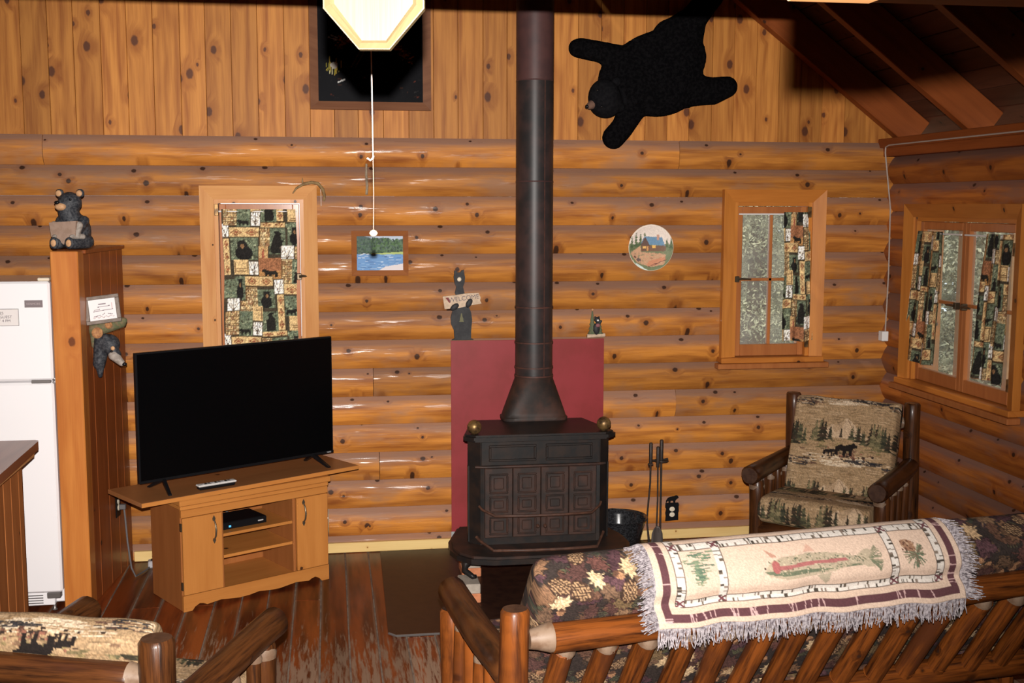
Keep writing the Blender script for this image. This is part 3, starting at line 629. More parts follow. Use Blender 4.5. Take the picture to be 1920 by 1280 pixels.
# ------------------------------------------------------------------ curtain print: patchwork of bears, diamonds, branches, stones
def curtain_img():
    W, H = 138, 203; k = 0.2
    I = Img(W, H, S(52, 46, 36)); r = random.Random(5)
    tan, tan2, ln = S(196, 160, 104), S(176, 138, 84), S(88, 56, 30)
    def R(x0, y0, x1, y1): return [q*k for q in (x0-20, y0-160, x1-20, y1-160)]
    def stone(x0, y0, x1, y1):
        a = R(x0, y0, x1, y1); I.rect(*a, S(96, 68, 40))
        y = a[1]
        while y < a[3]-1.5:
            x = a[0]+r.uniform(0, 2); hh = r.uniform(2.6, 3.8)
            while x < a[2]-1:
                ww = r.uniform(3, 5.5); c = r.choice([S(190, 158, 104), S(170, 134, 84), S(205, 178, 128), S(140, 98, 66), S(160, 140, 100)])
                I.ell(min(x+ww/2, a[2]-1), y+hh/2, ww/2*0.9, hh/2*0.9, c, 0, 8); x += ww
            y += hh
    def diaH(x0, y0, x1, y1, n=2):
        a = R(x0, y0, x1, y1); I.rect(*a, S(60, 44, 26)); I.rect(a[0]+.8, a[1]+.8, a[2]-.8, a[3]-.8, tan); w = (a[2]-a[0])/n; cy = (a[1]+a[3])/2; h = (a[3]-a[1])*.36
        for i in range(n):
            cx = a[0]+w*(i+.5)
            for s_, c in ((1, S(128, 72, 44)), (.66, tan2), (.38, S(140, 70, 46))): I.poly([(cx-w*.38*s_, cy), (cx, cy-h*s_), (cx+w*.38*s_, cy), (cx, cy+h*s_)], c)
    def diaV(x0, y0, x1, y1, n=3):
        a = R(x0, y0, x1, y1); I.rect(*a, S(60, 44, 26)); I.rect(a[0]+.8, a[1]+.8, a[2]-.8, a[3]-.8, tan); h = (a[3]-a[1])/n; cx = (a[0]+a[2])/2; w = (a[2]-a[0])*.36
        for i in range(n):
            cy = a[1]+h*(i+.5)
            for s_, c in ((1, S(128, 72, 44)), (.6, tan2), (.35, S(140, 70, 46))): I.poly([(cx-w*s_, cy), (cx, cy-h*.36*s_), (cx+w*s_, cy), (cx, cy+h*.36*s_)], c)
    def white(x0, y0, x1, y1):
        a = R(x0, y0, x1, y1); I.rect(*a, S(70, 60, 48)); I.rect(a[0]+.7, a[1]+.7, a[2]-.7, a[3]-.7, S(228, 220, 206)); cx, cy = (a[0]+a[2])/2, a[3]
        for t in (-.9, -.45, 0, .4, .85): I.line(cx, cy, cx+t*(a[2]-a[0])*.6, a[1]+abs(t)*3, .9, S(84, 70, 58))
        I.line(a[0], cy-4, a[2], cy-4, .8, S(84, 70, 58))
    def green(x0, y0, x1, y1, kind=0, f=1):
        a = R(x0, y0, x1, y1); I.rect(*a, S(86, 98, 76))
        for _ in range(int((a[2]-a[0])*(a[3]-a[1])/14)): I.ell(r.uniform(a[0]+1, a[2]-1), r.uniform(a[1]+1, a[3]-1), r.uniform(.8, 2.4), r.uniform(.8, 2), r.choice([S(58, 66, 50), S(112, 126, 98), S(50, 50, 38), S(136, 144, 112), S(76, 92, 76)]), 0, 8)
        cx = (a[0]+a[2])/2; w = a[2]-a[0]; h = a[3]-a[1]
        if kind == 0: I.bear(cx-w*.03, a[3]-1.5, min(w*.42, h*.62), S(22, 22, 22), f)
        elif kind == 1: I.bear(cx, a[3]-1, min(h*.54, w*.9), S(22, 22, 22), f, True)
        elif kind == 2:
            I.ell(cx, a[3]-h*.32, w*.33, h*.34, S(20, 20, 22)); I.ell(cx+f*w*.05, a[1]+h*.3, w*.2, h*.2, S(24, 24, 24)); I.ell(cx+f*w*.05, a[1]+h*.36, w*.08, h*.09, S(120, 84, 52)); I.ell(cx-w*.1, a[1]+h*.14, 1.4, 1.6, S(20, 20, 20)); I.ell(cx+w*.2, a[1]+h*.14, 1.4, 1.6, S(20, 20, 20))
    def rust(x0, y0, x1, y1):
        a = R(x0, y0, x1, y1); I.rect(*a, S(140, 84, 52)); I.rect(a[0], a[1]+(a[3]-a[1])*.6, a[2], a[3], S(164, 112, 60)); I.bear((a[0]+a[2])/2, a[3]-3, (a[2]-a[0])*.36, S(26, 24, 22), -1)
    def tanbox(x0, y0, x1, y1):
        a = R(x0, y0, x1, y1); I.rect(*a, tan); I.rect(a[0]+1.6, a[1]+1.6, a[2]-1.6, a[3]-1.6, ln); I.rect(a[0]+2.6, a[1]+2.6, a[2]-2.6, a[3]-2.6, tan)
        for _ in range(4): yy = r.uniform(a[1]+5, a[3]-4); I.line(a[0]+5, yy, a[2]-5, yy, .8, ln, .7)
    def tree(x0, y0, x1, y1):
        a = R(x0, y0, x1, y1); I.rect(*a, S(176, 136, 84)); cx = (a[0]+a[2])/2
        for i in range(3): I.poly([(cx-4.5+i, a[3]-1-i*6), (cx+4.5-i, a[3]-1-i*6), (cx, a[3]-12-i*6)], S(150, 72, 50))
    stone(20, 160, 145, 200); diaH(80, 160, 350, 255); white(20, 125, 80, 255); stone(350, 170, 440, 330); green(440, 170, 575, 410, 1); green(600, 140, 710, 330, 2)
    diaV(20, 262, 80, 600); green(88, 262, 335, 465, 2, -1); tree(345, 335, 425, 470); white(535, 332, 655, 458); stone(655, 340, 710, 460)
    tanbox(110, 465, 248, 595); white(250, 470, 342, 600); rust(345, 440, 540, 640); stone(545, 460, 640, 690); green(640, 460, 710, 690, 1, -1)
    diaH(205, 612, 475, 710); green(110, 615, 205, 840, 2); green(20, 640, 108, 815, 9); white(478, 645, 562, 780); diaH(565, 692, 710, 795, 1)
    stone(210, 712, 315, 890); green(318, 735, 480, 905, 2); diaV(498, 785, 568, 1125); green(570, 800, 710, 995, 0, 1); white(45, 820, 160, 940); stone(160, 850, 268, 940)
    stone(30, 940, 148, 1160); green(148, 940, 270, 1170, 0, -1); tanbox(270, 885, 360, 1030); white(272, 1035, 356, 1165); green(362, 940, 500, 1125, 1, -1); tanbox(605, 995, 710, 1125)
    diaH(356, 1125, 580, 1180, 2); green(585, 1130, 710, 1180, 9)
    g = I.a.mean(-1, keepdims=True); I.a = np.clip((I.a*0.82+g*0.18)*1.05 + np.array(S(110, 94, 70))*0.14, 0, 1); I.speckle(0.24); return I
CUR = curtain_img()
def curtain(name, label, loc, rz, x0, x1, z0, z1, folds, amp, seed, rod=None, skew=(0, 0), imgoff=(0, 0), stretch=1.0):
    """hanging cloth between x0..x1 (local), folded; rod is its own part"""
    t = thing(name, label, 'curtain', loc=loc, rz=rz, group='patchwork bear-print curtains')
    nu, nv = int((x1-x0)/0.0042*1.0)+2, int((z1-z0)/0.0052)+2
    U, Vv = np.meshgrid(np.linspace(0, 1, nu), np.linspace(0, 1, nv), indexing='ij')
    rr = np.random.RandomState(seed); ph = rr.uniform(0, 6)
    Z = z0 + (z1-z0)*Vv; drop = 1-Vv
    lx = x0 + skew[0]*drop; rx = x1 + skew[1]*drop
    X = lx + (rx-lx)*U + 0.004*np.sin(Vv*9+U*5+ph)
    Y = -0.048 - amp*(0.5+0.5*np.sin(U*2*math.pi*folds+ph+0.7*np.sin(Vv*3+ph)))*(0.45+0.55*drop) - 0.012*drop
    Z = Z - 0.004*np.sin(U*2*math.pi*folds*0.5+ph)*drop
    C = CUR.get(imgoff[0] + (U*(x1-x0)*stretch)/0.00305, imgoff[1] + (1-Vv)*(z1-z0)/0.00302)
    colour_grid('cloth', np.stack([X, Y, Z], -1), C, 'cloth', t)
    if rod: tube('rod', [(rod[0], -0.045, z1-0.012), (rod[1], -0.045, z1-0.012)], 0.0045, 'whitepaint', t, 8)
    return t
curtain('curtain', 'patchwork bear-print curtain covering the whole window behind the television', (-0.875, 0, 0), 0, 0.118, 0.522, 1.13, 1.988, 3, 0.006, 1, (0.085, 0.525), imgoff=(0, 170))
curtain('curtain', 'patchwork bear-print curtain bunched at one side of the window near the armchair', (2.142, 0, 0), 0, 0.385, 0.545, 1.20, 1.975, 2.5, 0.022, 2, (0.105, 0.40), skew=(0.0, 0.03), imgoff=(40, 30), stretch=1.7)
curtain('curtain', 'patchwork bear-print curtain on the side window, next to the room corner', (XR, -0.335, 0), -math.pi/2, 0.115, 0.40, 1.12, 1.872, 2.5, 0.022, 3, (0.32, 0.575), skew=(-0.09, -0.02), imgoff=(10, 90), stretch=1.6)
curtain('curtain', 'patchwork bear-print curtain on the side window, away from the room corner', (XR, -0.335, 0), -math.pi/2, 0.83, 1.075, 1.12, 1.872, 3, 0.022, 4, (0.61, 0.85), skew=(-0.07, -0.02), imgoff=(70, 10), stretch=1.6)

# ------------------------------------------------------------------ outside: ground and trees in daylight
gd = tag(box('ground', -12, 20, 0.4, 16, -0.9, -0.5, 'ground', None), kind='structure')
gd2 = tag(box('ground', 3.6, 16, -9, 0.39, -0.9, -0.5, 'ground', None), kind='structure')
def tree(name, label, loc, h, crown, n, mat, seed, leaf=0.07, low=0.1):
    rr = np.random.RandomState(seed); t = thing(name, label, 'tree', loc=loc, group='trees outside the windows')
    tube('trunk', [(0, 0, 0), (0.03, 0.02, h*0.4), (0, 0, h*0.8), (0, 0, h)], [0.14, 0.11, 0.05, 0.02], 'bark', t, 8)
    zz = rr.uniform(low, 1.0, n)**0.9; ang = rr.uniform(0, 6.283, n); rad = crown*(1.05-zz)*np.sqrt(rr.uniform(0.05, 1, n))
    # leaves gathered on boughs
    nb = 60; bz = rr.uniform(low, 1, nb); ba = rr.uniform(0, 6.283, nb); pick = rr.randint(0, nb, n); q = rr.uniform(0.15, 1, n)
    rad = crown*(1.08-bz[pick])*q; cx = rad*np.cos(ba[pick])+rr.normal(0, 0.09, n); cy = rad*np.sin(ba[pick])+rr.normal(0, 0.09, n); cz = h*bz[pick]-q*0.25+rr.normal(0, 0.07, n)
    d1 = rr.normal(0, 1, (n, 3)); d1 /= np.linalg.norm(d1, axis=1)[:, None]; d2 = np.cross(d1, rr.normal(0, 1, (n, 3))); d2 /= np.linalg.norm(d2, axis=1)[:, None]
    c = np.stack([cx, cy, cz], -1); s = leaf*rr.uniform(0.6, 1.3, n)[:, None]
    V = np.stack([c-d1*s, c+d2*s*0.4, c+d1*s, c-d2*s*0.4], 1).reshape(-1, 3); me = bpy.data.meshes.new('foliage')
    me.vertices.add(n*4); me.vertices.foreach_set('co', V.reshape(-1)); me.loops.add(n*4); me.loops.foreach_set('vertex_index', np.arange(n*4, dtype=np.int32))
    me.polygons.add(n); me.polygons.foreach_set('loop_start', (np.arange(n)*4).astype(np.int32)); me.update(calc_edges=True)
    tag(link('foliage', me, mat, t), kind='stuff')
tree('broadleaf_tree', 'pale leafy tree close outside the back window near the armchair', (3.55, 3.1, -0.55), 4.2, 0.9, 26000, 'plush_leaf', 20, 0.021)
tree('broadleaf_tree', 'tall leafy tree farther off behind the back window', (4.7, 6.7, -0.55), 6.5, 1.4, 24000, 'plush_leaf', 21, 0.034)
tree('broadleaf_tree', 'leafy tree outside behind the stove pipe wall', (2.2, 5.4, -0.55), 5.5, 1.0, 3500, 'plush_leaf', 22, 0.08)
tree('conifer', 'slender conifer close outside the side window', (5.35, 2.0, -0.55), 5.0, 0.85, 14000, 'leaf2', 40, 0.030)
tree('conifer', 'drooping conifer a little beyond the slender one outside the side window', (6.5, 4.3, -0.55), 6.0, 1.05, 16000, 'leaf2', 41, 0.034)
tree('conifer', 'broad distant conifer seen through the side window', (8.5, 6.9, -0.55), 7.0, 1.8, 18000, 'leaf2', 42, 0.045)
tree('conifer', 'pale distant conifer standing between the two windows outside', (5.4, 9.8, -0.55), 7.0, 1.3, 5000, 'leaf2', 43, 0.08)

rr_f = np.random.RandomState(77); nF = 90000
fc = np.stack([rr_f.uniform(1.0, 19.0, nF), 12.2+rr_f.uniform(0, 1.6, nF), -0.5+7.0*rr_f.uniform(0, 1, nF)], -1); fc[:, 1] += 0.5*np.sin(fc[:, 0]*1.7)+0.4*np.sin(fc[:, 2]*2.3+fc[:, 0]); fc[:, 1] -= (fc[:, 0]-8)*0.25
fa_ = rr_f.normal(0, 1, (nF, 3)); fa_ /= np.linalg.norm(fa_, axis=1)[:, None]; fb_ = np.cross(fa_, rr_f.normal(0, 1, (nF, 3))); fb_ /= np.linalg.norm(fb_, axis=1)[:, None]; fs_ = rr_f.uniform(0.05, 0.11, nF)[:, None]
FV = np.stack([fc-fa_*fs_, fc+fb_*fs_*0.5, fc+fa_*fs_, fc-fb_*fs_*0.5], 1).reshape(-1, 3); me = bpy.data.meshes.new('forest_edge')
me.vertices.add(nF*4); me.vertices.foreach_set('co', FV.reshape(-1)); me.loops.add(nF*4); me.loops.foreach_set('vertex_index', np.arange(nF*4, dtype=np.int32)); me.polygons.add(nF); me.polygons.foreach_set('loop_start', (np.arange(nF)*4).astype(np.int32)); me.update(calc_edges=True)
tag(link('forest_edge', me, 'leaf2'), 'mass of green foliage at the forest edge beyond the windows', 'foliage', kind='stuff')

# ------------------------------------------------------------------ things on the back wall
WY = -0.033       # proud face of the logs
def wall_thing(name, label, cat, x, z, y=WY): return thing(name, label, cat, loc=(x, y, z))
def framed(t, W, H, fwid, fth, mat, img, vmat, px, depth0=0.0, mat_in=None):
    """mitred frame with a print set back inside it, local x 0..W, z 0..H"""
    for pts in ([(0, 0), (W, 0), (W-fwid, fwid), (fwid, fwid)], [(0, H), (W, H), (W-fwid, H-fwid), (fwid, H-fwid)], [(0, 0), (0, H), (fwid, H-fwid), (fwid, fwid)], [(W, 0), (W, H), (W-fwid, H-fwid), (W-fwid, fwid)]):
        bm = bmesh.new(); n = 4; c = Vector((sum(p[0] for p in pts)/4, 0, sum(p[1] for p in pts)/4))
        A = [bm.verts.new((p[0]-c.x, 0, p[1]-c.z)) for p in pts]; B = [bm.verts.new((p[0]-c.x, -fth if i < 2 else -fth*0.6, p[1]-c.z)) for i, p in enumerate(pts)]
        bm.faces.new(A); bm.faces.new(B[::-1])
        for i in range(n): bm.faces.new((A[i], B[i], B[(i+1) % n], A[(i+1) % n]))
        fin(bm, 'frame_rail', mat, t, False, Matrix.Translation(c))
    nu, nv = max(2, int((W-2*fwid)/px)), max(2, int((H-2*fwid)/px))
    U, V = np.meshgrid(np.linspace(0, 1, nu), np.linspace(0, 1, nv), indexing='ij')
    P = np.stack([fwid+(W-2*fwid)*U, np.full_like(U, -fth*0.35), fwid+(H-2*fwid)*V], -1)
    colour_grid('print', P, img.get(U*(img.w-1), (1-V)*(img.h-1)), vmat, t)

def river_img():
    I = Img(130, 100, S(178, 190, 205), False); r = random.Random(3)
    I.poly([(0, 0), (20, 0), (45, 8), (70, 5), (100, 14), (130, 8), (130, 55), (0, 52)], S(74, 92, 84))
    for _ in range(420):
        x, y = r.uniform(0, 130), r.uniform(6, 50)
        if y > 6+abs(x-60)*0.08: I.ell(x, y, r.uniform(2, 4), r.uniform(2.5, 5), r.choice([S(56, 82, 52), S(72, 104, 60), S(46, 66, 52), S(88, 112, 84)]), 0, 8)
    I.rect(0, 0, 40, 50, S(60, 76, 82), 0.35)
    I.poly([(40, 50), (130, 46), (130, 53), (40, 54)], S(172, 186, 110))
    I.poly([(0, 52), (130, 53), (130, 100), (0, 100)], S(104, 146, 194))
    for _ in range(90):
        x, y = r.uniform(0, 130), r.uniform(53, 99); I.line(x, y, x+r.uniform(5, 20), y+r.uniform(-.5, .5), r.uniform(.8, 1.8), r.choice([S(84, 124, 178), S(150, 184, 216), S(206, 214, 226), S(70, 104, 150)]), .8)
    I.poly([(60, 100), (80, 88), (130, 80), (130, 100)], S(216, 206, 206))
    for _ in range(10): x, y = r.uniform(0, 35), r.uniform(46, 64); I.line(x, y, x+8, y, 1.5, S(214, 218, 222), .8)
    return I
t = wall_thing('river_photograph', 'small framed photograph of a blue river below green wooded hills', 'picture', -0.046, 1.613)
framed(t, 0.322, 0.254, 0.030, 0.022, 'frame', river_img(), 'print', 0.0026)
def night_img():
    I = Img(200, 260, S(10, 10, 14), False); r = random.Random(8)
    for _ in range(500): I.line(*(lambda x, y: (x, y, x+r.uniform(-4, 4), y+r.uniform(-3, 3)))(r.uniform(0, 200), r.uniform(0, 260)), r.uniform(1, 3), r.choice([S(16, 16, 20), S(8, 8, 10), S(22, 20, 22)]))
    for _ in range(260):
        a = r.random(); x = 34+a*140; y = 150+22*math.sin(a*3.1)*-1+a*26+r.gauss(0, 6); I.line(x, y, x+r.uniform(-10, 12), y+r.uniform(-7, 4), r.uniform(1, 2.4), r.choice([S(140, 80, 34), S(180, 104, 44), S(96, 54, 26), S(64, 38, 20)]), .9)
    for _ in range(34): x = 20+r.gauss(8, 7); y = 200+r.gauss(0, 5); I.line(x, y, x+r.uniform(-1, 1), y-r.uniform(5, 16), 1.2, r.choice([S(190, 160, 60), S(140, 130, 50), S(210, 200, 150)]), .9)
    I.ell(30, 192, 7, 6, S(196, 186, 170)); I.line(36, 224, 50, 218, 2.5, S(190, 188, 184)); I.line(20, 140, 36, 146, 2, S(150, 150, 150)); I.line(24, 136, 40, 142, 1.5, S(150, 150, 150))
    for _ in range(18): I.line(*(lambda x, y: (x, y, x+r.uniform(3, 8), y+r.uniform(-3, 3)))(r.uniform(20, 190), r.uniform(215, 250)), 1.5, r.choice([S(90, 40, 26), S(60, 36, 26), S(50, 46, 46)]), .8)
    for x0 in (62, 70): I.line(x0, 196, x0+26, 150, 1.6, S(110, 66, 36), .8)
    for _ in range(26): x = r.uniform(5, 190); y = r.uniform(80, 135); I.line(x, y, x+r.uniform(-1, 1), y-r.uniform(4, 14), 1, r.choice([S(60, 90, 60), S(120, 124, 120), S(60, 44, 28)]), .7)
    return I
t = wall_thing('dark_painting', 'large dark painting of night foliage in a brown wooden frame on the gable', 'picture', -0.262, 2.545, 0.004)
framed(t, 0.676, 0.86, 0.046, 0.035, 'frame_dk', night_img(), 'painting', 0.0045)
# round painted plate
def plate_img():
    I = Img(100, 100, S(232, 216, 204), False); r = random.Random(2)
    I.rect(0, 42, 100, 100, S(122, 130, 98))
    for (x, y, h, wd) in ((8, 52, 34, 14), (18, 50, 38, 16), (28, 48, 34, 16), (37, 46, 38, 13), (46, 46, 26, 14), (86, 48, 24, 12), (95, 52, 30, 14), (78, 46, 12, 10)): I.fir(x, y+4, h, wd, S(84, 100, 72), S(104, 116, 84))
    I.poly([(28, 43), (36, 26), (76, 28), (82, 46)], S(112, 146, 174)); I.poly([(28, 45), (38, 27), (49, 45)], S(106, 84, 76)); I.rect(64, 22, 69, 34, S(196, 150, 130))
    I.rect(30, 45, 48, 58, S(116, 86, 72)); I.rect(48, 46, 84, 58, S(126, 98, 82)); I.rect(33, 47, 41, 52, S(232, 184, 110)); I.rect(42, 47, 46, 57, S(206, 150, 96)); I.rect(54, 45, 62, 51, S(236, 186, 100))
    I.poly([(4, 62), (28, 46), (30, 60), (70, 62), (84, 66), (80, 86), (52, 92), (20, 82)], S(202, 158, 126))
    for _ in range(50): I.ell(r.uniform(8, 80), r.uniform(62, 84), r.uniform(1, 3), r.uniform(.6, 1.6), r.choice([S(176, 132, 104), S(190, 162, 128), S(150, 140, 108)]))
    I.poly([(42, 86), (50, 78), (82, 70), (84, 75), (62, 88), (46, 91)], S(204, 140, 108)); I.line(46, 91, 84, 76, 1.4, S(110, 72, 66)); I.ell(16, 70, 3, 2, S(96, 64, 60)); I.ell(24, 76, 5, 4, S(112, 96, 92)); I.ell(92, 78, 2.5, 3.5, S(112, 92, 90))
    I.poly([(4, 78), (24, 86), (46, 100), (0, 100)], S(206, 222, 214)); I.speckle(.05); return I
t = wall_thing('painted_plate', 'round plate painted with a blue-roofed cabin and a canoe', 'plate', 1.7035, 1.7665)
PI_ = plate_img(); nr, na = 40, 96; Rr, Aa = np.meshgrid(np.linspace(0, 1, nr), np.linspace(0, 2*np.pi, na), indexing='ij')
rad = 0.1345; dep = -0.030 + 0.016*np.clip(1-(Rr/0.95)**4, 0, 1)
Vp = np.stack([rad*Rr*np.cos(Aa), dep, rad*Rr*np.sin(Aa)], -1)
colour_grid('plate_face', Vp, PI_.get(50+49*Rr*np.cos(Aa), 50-49*Rr*np.sin(Aa)), 'print', t)
lathe('plate_rim', [(0.06, 0.0), (0.075, -0.002), (0.1345, 0.028), (0.1365, 0.031), (0.134, 0.0325)], 'cream', t, 48, mw=Matrix.Rotation(math.pi/2, 4, 'X'), cap=False)
# red heat sheet
t = wall_thing('heat_shield', 'dark red painted metal sheet against the logs behind the stove', 'heat shield', 0.519, 0.062)
box('sheet', 0, 0.912, -0.010, -0.004, 0.02, 1.168, 'red', t, 0.001)
box('bottom_strip', -0.002, 0.10, -0.014, -0.0105, -0.005, 0.032, 'zinc', t)
# bear cut-out holding a sign, on the sheet's upper edge
t = wall_thing('bear_cutout_sign', 'flat black wooden bear holding a tilted pale welcome sign above the red sheet', 'sign', 0.580, 1.236)
k = 0.41/131.0   # metres per source pixel of height
bp = [(-18, 0), (-13, 3), (-14, 18), (-19, 30), (-20, 42), (-16, 56), (-10, 62), (-6, 78), (-12, 88), (-9, 100), (-12, 106), (-14, 118), (-13, 124), (-13, 131), (-9, 130), (-7, 127), (-2, 127), (1, 131), (5, 132), (5, 127), (7, 118), (6, 108), (3, 100), (6, 88), (11, 80), (14, 62), (18, 52), (20, 38), (19, 28), (18, 16), (18, 3), (23, 0)]
prism('bear_body', [(p[0]*k, p[1]*k*0.985) for p in bp], -0.022, -0.004, 'sign_bk', t)
mt = Matrix.Translation((0.0, 0, 0.232)) @ Matrix.Rotation(math.radians(-7), 4, 'Y')
prism('sign_board', [(-0.104, -0.038), (-0.02, -0.042), (0.06, -0.036), (0.112, -0.034), (0.106, -0.015), (0.112, 0.0), (0.102, 0.03), (0.04, 0.036), (-0.05, 0.034), (-0.106, 0.036)], -0.036, -0.022, 'sign_board', t, mw=mt)
text('sign_lettering', 'WELCOME', 0.037, 'ink', t, mt @ Matrix.Translation((0.014, -0.0368, -0.002)) @ RX90)
prism('red_mark', [(-0.092, 0.026), (-0.074, 0.026), (-0.066, -0.006), (-0.074, -0.004)], -0.0368, -0.036, 'ink_red', t, mw=mt)
for (dx, dz, rr_) in ((-0.046, -0.033, 0.5), (0.040, -0.022, 0.9)):
    bm = bmesh.new(); ico(bm, (0, 0, 0), (0.030, 0.008, 0.017), 2); fin(bm, 'paw', 'sign_bk', t, True, mt @ Matrix.Translation((dx, -0.038, dz)) @ Matrix.Rotation(-rr_, 4, 'Y'))
bm = bmesh.new(); ico(bm, (-0.012, -0.022, 0.352), (0.013, 0.006, 0.013), 2); fin(bm, 'muzzle', 'cream', t, True)
prism('painted_tree', [(-0.014, 0.105), (0.014, 0.105), (0.009, 0.12), (0.012, 0.12), (0.006, 0.135), (0.003, 0.155), (-0.003, 0.155), (-0.006, 0.135), (-0.011, 0.12), (-0.008, 0.12)], -0.0235, -0.022, 'fig_olive', t)
# little bear-and-tree figurine
t = wall_thing('bear_tree_figurine', 'tiny black bear beside two green firs on a small birch log base', 'figurine', 1.375, 1.232)
flog('birch_base', (-0.050, -0.012, 0.014), (0.060, -0.012, 0.017), 0.012, 0.012, 'sign_board', t, 10)
for (x0, h, wd) in ((-0.018, 0.135, 0.056), (0.024, 0.098, 0.05)):
    bm = bmesh.new()
    for i in range(5): addlathe(bm, [(wd/2*(1-i/5.6), h*i/5.2), (wd/2*(1-i/5.6)*0.35, h*(i+1.25)/5.2), (0.001, h*(i+1.35)/5.2)], 10, (0, 0, 0))
    fin(bm, 'fir', 'fig_green', t, False, Matrix.Translation((x0, -0.014, 0.028)))
bm = bmesh.new(); ico(bm, (0.004, -0.030, 0.058), (0.021, 0.016, 0.036)); ico(bm, (0.006, -0.032, 0.112), 0.017); ico(bm, (-0.006, -0.032, 0.128), 0.006); ico(bm, (0.018, -0.032, 0.128), 0.006); capsule(bm, (0.018, -0.034, 0.085), (0.030, -0.04, 0.105), 0.008, 0.007)
organic(bm, 'bear', 'sign_bk', t, 0.0035, 4)
bm = bmesh.new(); ico(bm, (0.009, -0.047, 0.110), (0.007, 0.006, 0.006), 2); fin(bm, 'muzzle', 'whitepaint', t, True)
bm = bmesh.new(); ico(bm, (-0.018, -0.018, 0.170), 0.008, 2); fin(bm, 'star', 'resin_tan', t, True)
bm = bmesh.new(); ico(bm, (0.010, -0.044, 0.080), (0.014, 0.006, 0.011), 2); fin(bm, 'scarf', 'pinkscarf', t, True)
# bear outlet cover
t = wall_thing('outlet_cover', 'black outlet cover topped with a walking bear, beside the fire tools', 'outlet', 1.866, 0.105)
prism('cover_plate', [(-0.040, 0), (0.041, 0.004), (0.040, 0.05), (0.043, 0.06), (0.040, 0.112), (-0.040, 0.112), (-0.042, 0.085), (-0.036, 0.075), (-0.041, 0.05), (-0.038, 0.03)], -0.012, -0.003, 'black', t)
prism('bear_silhouette', [(-0.037, 0.112), (-0.038, 0.125), (-0.026, 0.142), (-0.008, 0.150), (0.012, 0.152), (0.028, 0.158), (0.038, 0.152), (0.042, 0.142), (0.030, 0.134), (0.022, 0.126), (0.020, 0.112), (0.010, 0.112), (0.006, 0.124), (-0.008, 0.124), (-0.010, 0.112), (-0.020, 0.112), (-0.022, 0.122), (-0.028, 0.122)], -0.009, -0.004, 'black', t)
for z in (0.040, 0.074): lathe('socket', [(0.0165, 0), (0.0165, 0.003), (0.014, 0.004)], 'ivory', t, 20, mw=Matrix.Translation((0, -0.012, z)) @ Matrix.Rotation(math.pi/2, 4, 'X') @ Matrix.Diagonal((1, 0.88, 1, 1)))
# antler over the window corner, weathered stick
t = wall_thing('antler', 'small curved antler tied over the corner of the window casing', 'antler', -0.262, 2.066, -0.085)
apts = [(-0.105, -0.012, 0.010), (-0.085, -0.016, 0.038), (-0.045, -0.020, 0.062), (0.0, -0.020, 0.072), (0.035, -0.016, 0.066), (0.060, -0.008, 0.035), (0.070, 0.0, 0.0), (0.066, 0.004, -0.030)]
tube('beam', apts, [0.003, 0.006, 0.008, 0.009, 0.009, 0.009, 0.008, 0.006], 'antler', t, 8); tube('tine', [(-0.048, -0.020, 0.060), (-0.050, -0.022, 0.080), (-0.050, -0.022, 0.098)], [0.006, 0.004, 0.001], 'antler', t, 8)
tube('tie_cord', [(0.048, -0.014, 0.060), (0.050, 0.002, 0.0), (0.050, 0.002, -0.06)], 0.0016, 'cord_w', t, 5)
t = wall_thing('weathered_stick', 'short weathered grey stick hung upright on the logs', 'stick', 0.043, 2.072, WY-0.008)
tube('stick_body', [(0, 0, 0), (0.004, -0.003, 0.05), (-0.001, -0.002, 0.11), (0.002, 0, 0.172)], [0.007, 0.008, 0.007, 0.006], 'stick', t, 7)

# ------------------------------------------------------------------ plush bear rug on the gable
t = thing('bear_rug', 'black plush bear hide spread flat on the gable boards with its head hanging sideways', 'bear rug', loc=(1.65, -0.052, 2.68))
def rp(u, v): return ((u-1205)/321.0, (140-v)/321.0+0.035)
bm = bmesh.new()
def flat(u, v, ru, rv, d, rot=0.0):
    x, z = rp(u, v); ico(bm, (x, -d*0.5, z), (ru/321.0, d, rv/321.0), 3, Matrix.Rotation(math.radians(rot), 3, 'Y'))
flat(1218, 118, 112, 70, 0.055, -26); flat(1175, 140, 62, 62, 0.06); flat(1262, 85, 48, 66, 0.055, -20); flat(1240, 150, 78, 50, 0.055, -15); flat(1288, 130, 30, 55, 0.04)
def limb(pts, d=0.045):
    for (a, b) in zip(pts, pts[1:]):
        for i in range(7):
            s_ = i/6; u = a[0]+(b[0]-a[0])*s_; v = a[1]+(b[1]-a[1])*s_; r_ = a[2]+(b[2]-a[2])*s_; flat(u, v, r_, r_, d)
limb([(1175, 108, 34), (1125, 86, 20), (1083, 79, 19), (1076, 79, 17)]); limb([(1185, 182, 26), (1162, 222, 22), (1146, 240, 22)]); limb([(1290, 152, 30), (1335, 152, 26), (1364, 144, 20)]); limb([(1270, 60, 46), (1295, 22, 26), (1318, -8, 24), (1330, -22, 24)])
organic(bm, 'hide', 'fur', t, 0.010, 5)
x, z = rp(1122, 170)
bm = bmesh.new(); ico(bm, (x, -0.095, z), (0.095, 0.075, 0.108)); ico(bm, (x+0.01, -0.085, z-0.02), (0.10, 0.07, 0.095)); ico(bm, (x+0.070, -0.10, z+0.092), (0.028, 0.02, 0.028)); ico(bm, (x+0.098, -0.09, z-0.05), (0.026, 0.02, 0.030)); ico(bm, (x+0.06, -0.05, z), (0.10, 0.05, 0.09))
organic(bm, 'head', 'fur_head', t, 0.008, 5)
bm = bmesh.new(); capsule(bm, (x-0.055, -0.110, z-0.030), (x-0.088, -0.115, z-0.048), 0.034, 0.022, 4); organic(bm, 'muzzle', 'muzzle', t, 0.005, 4)
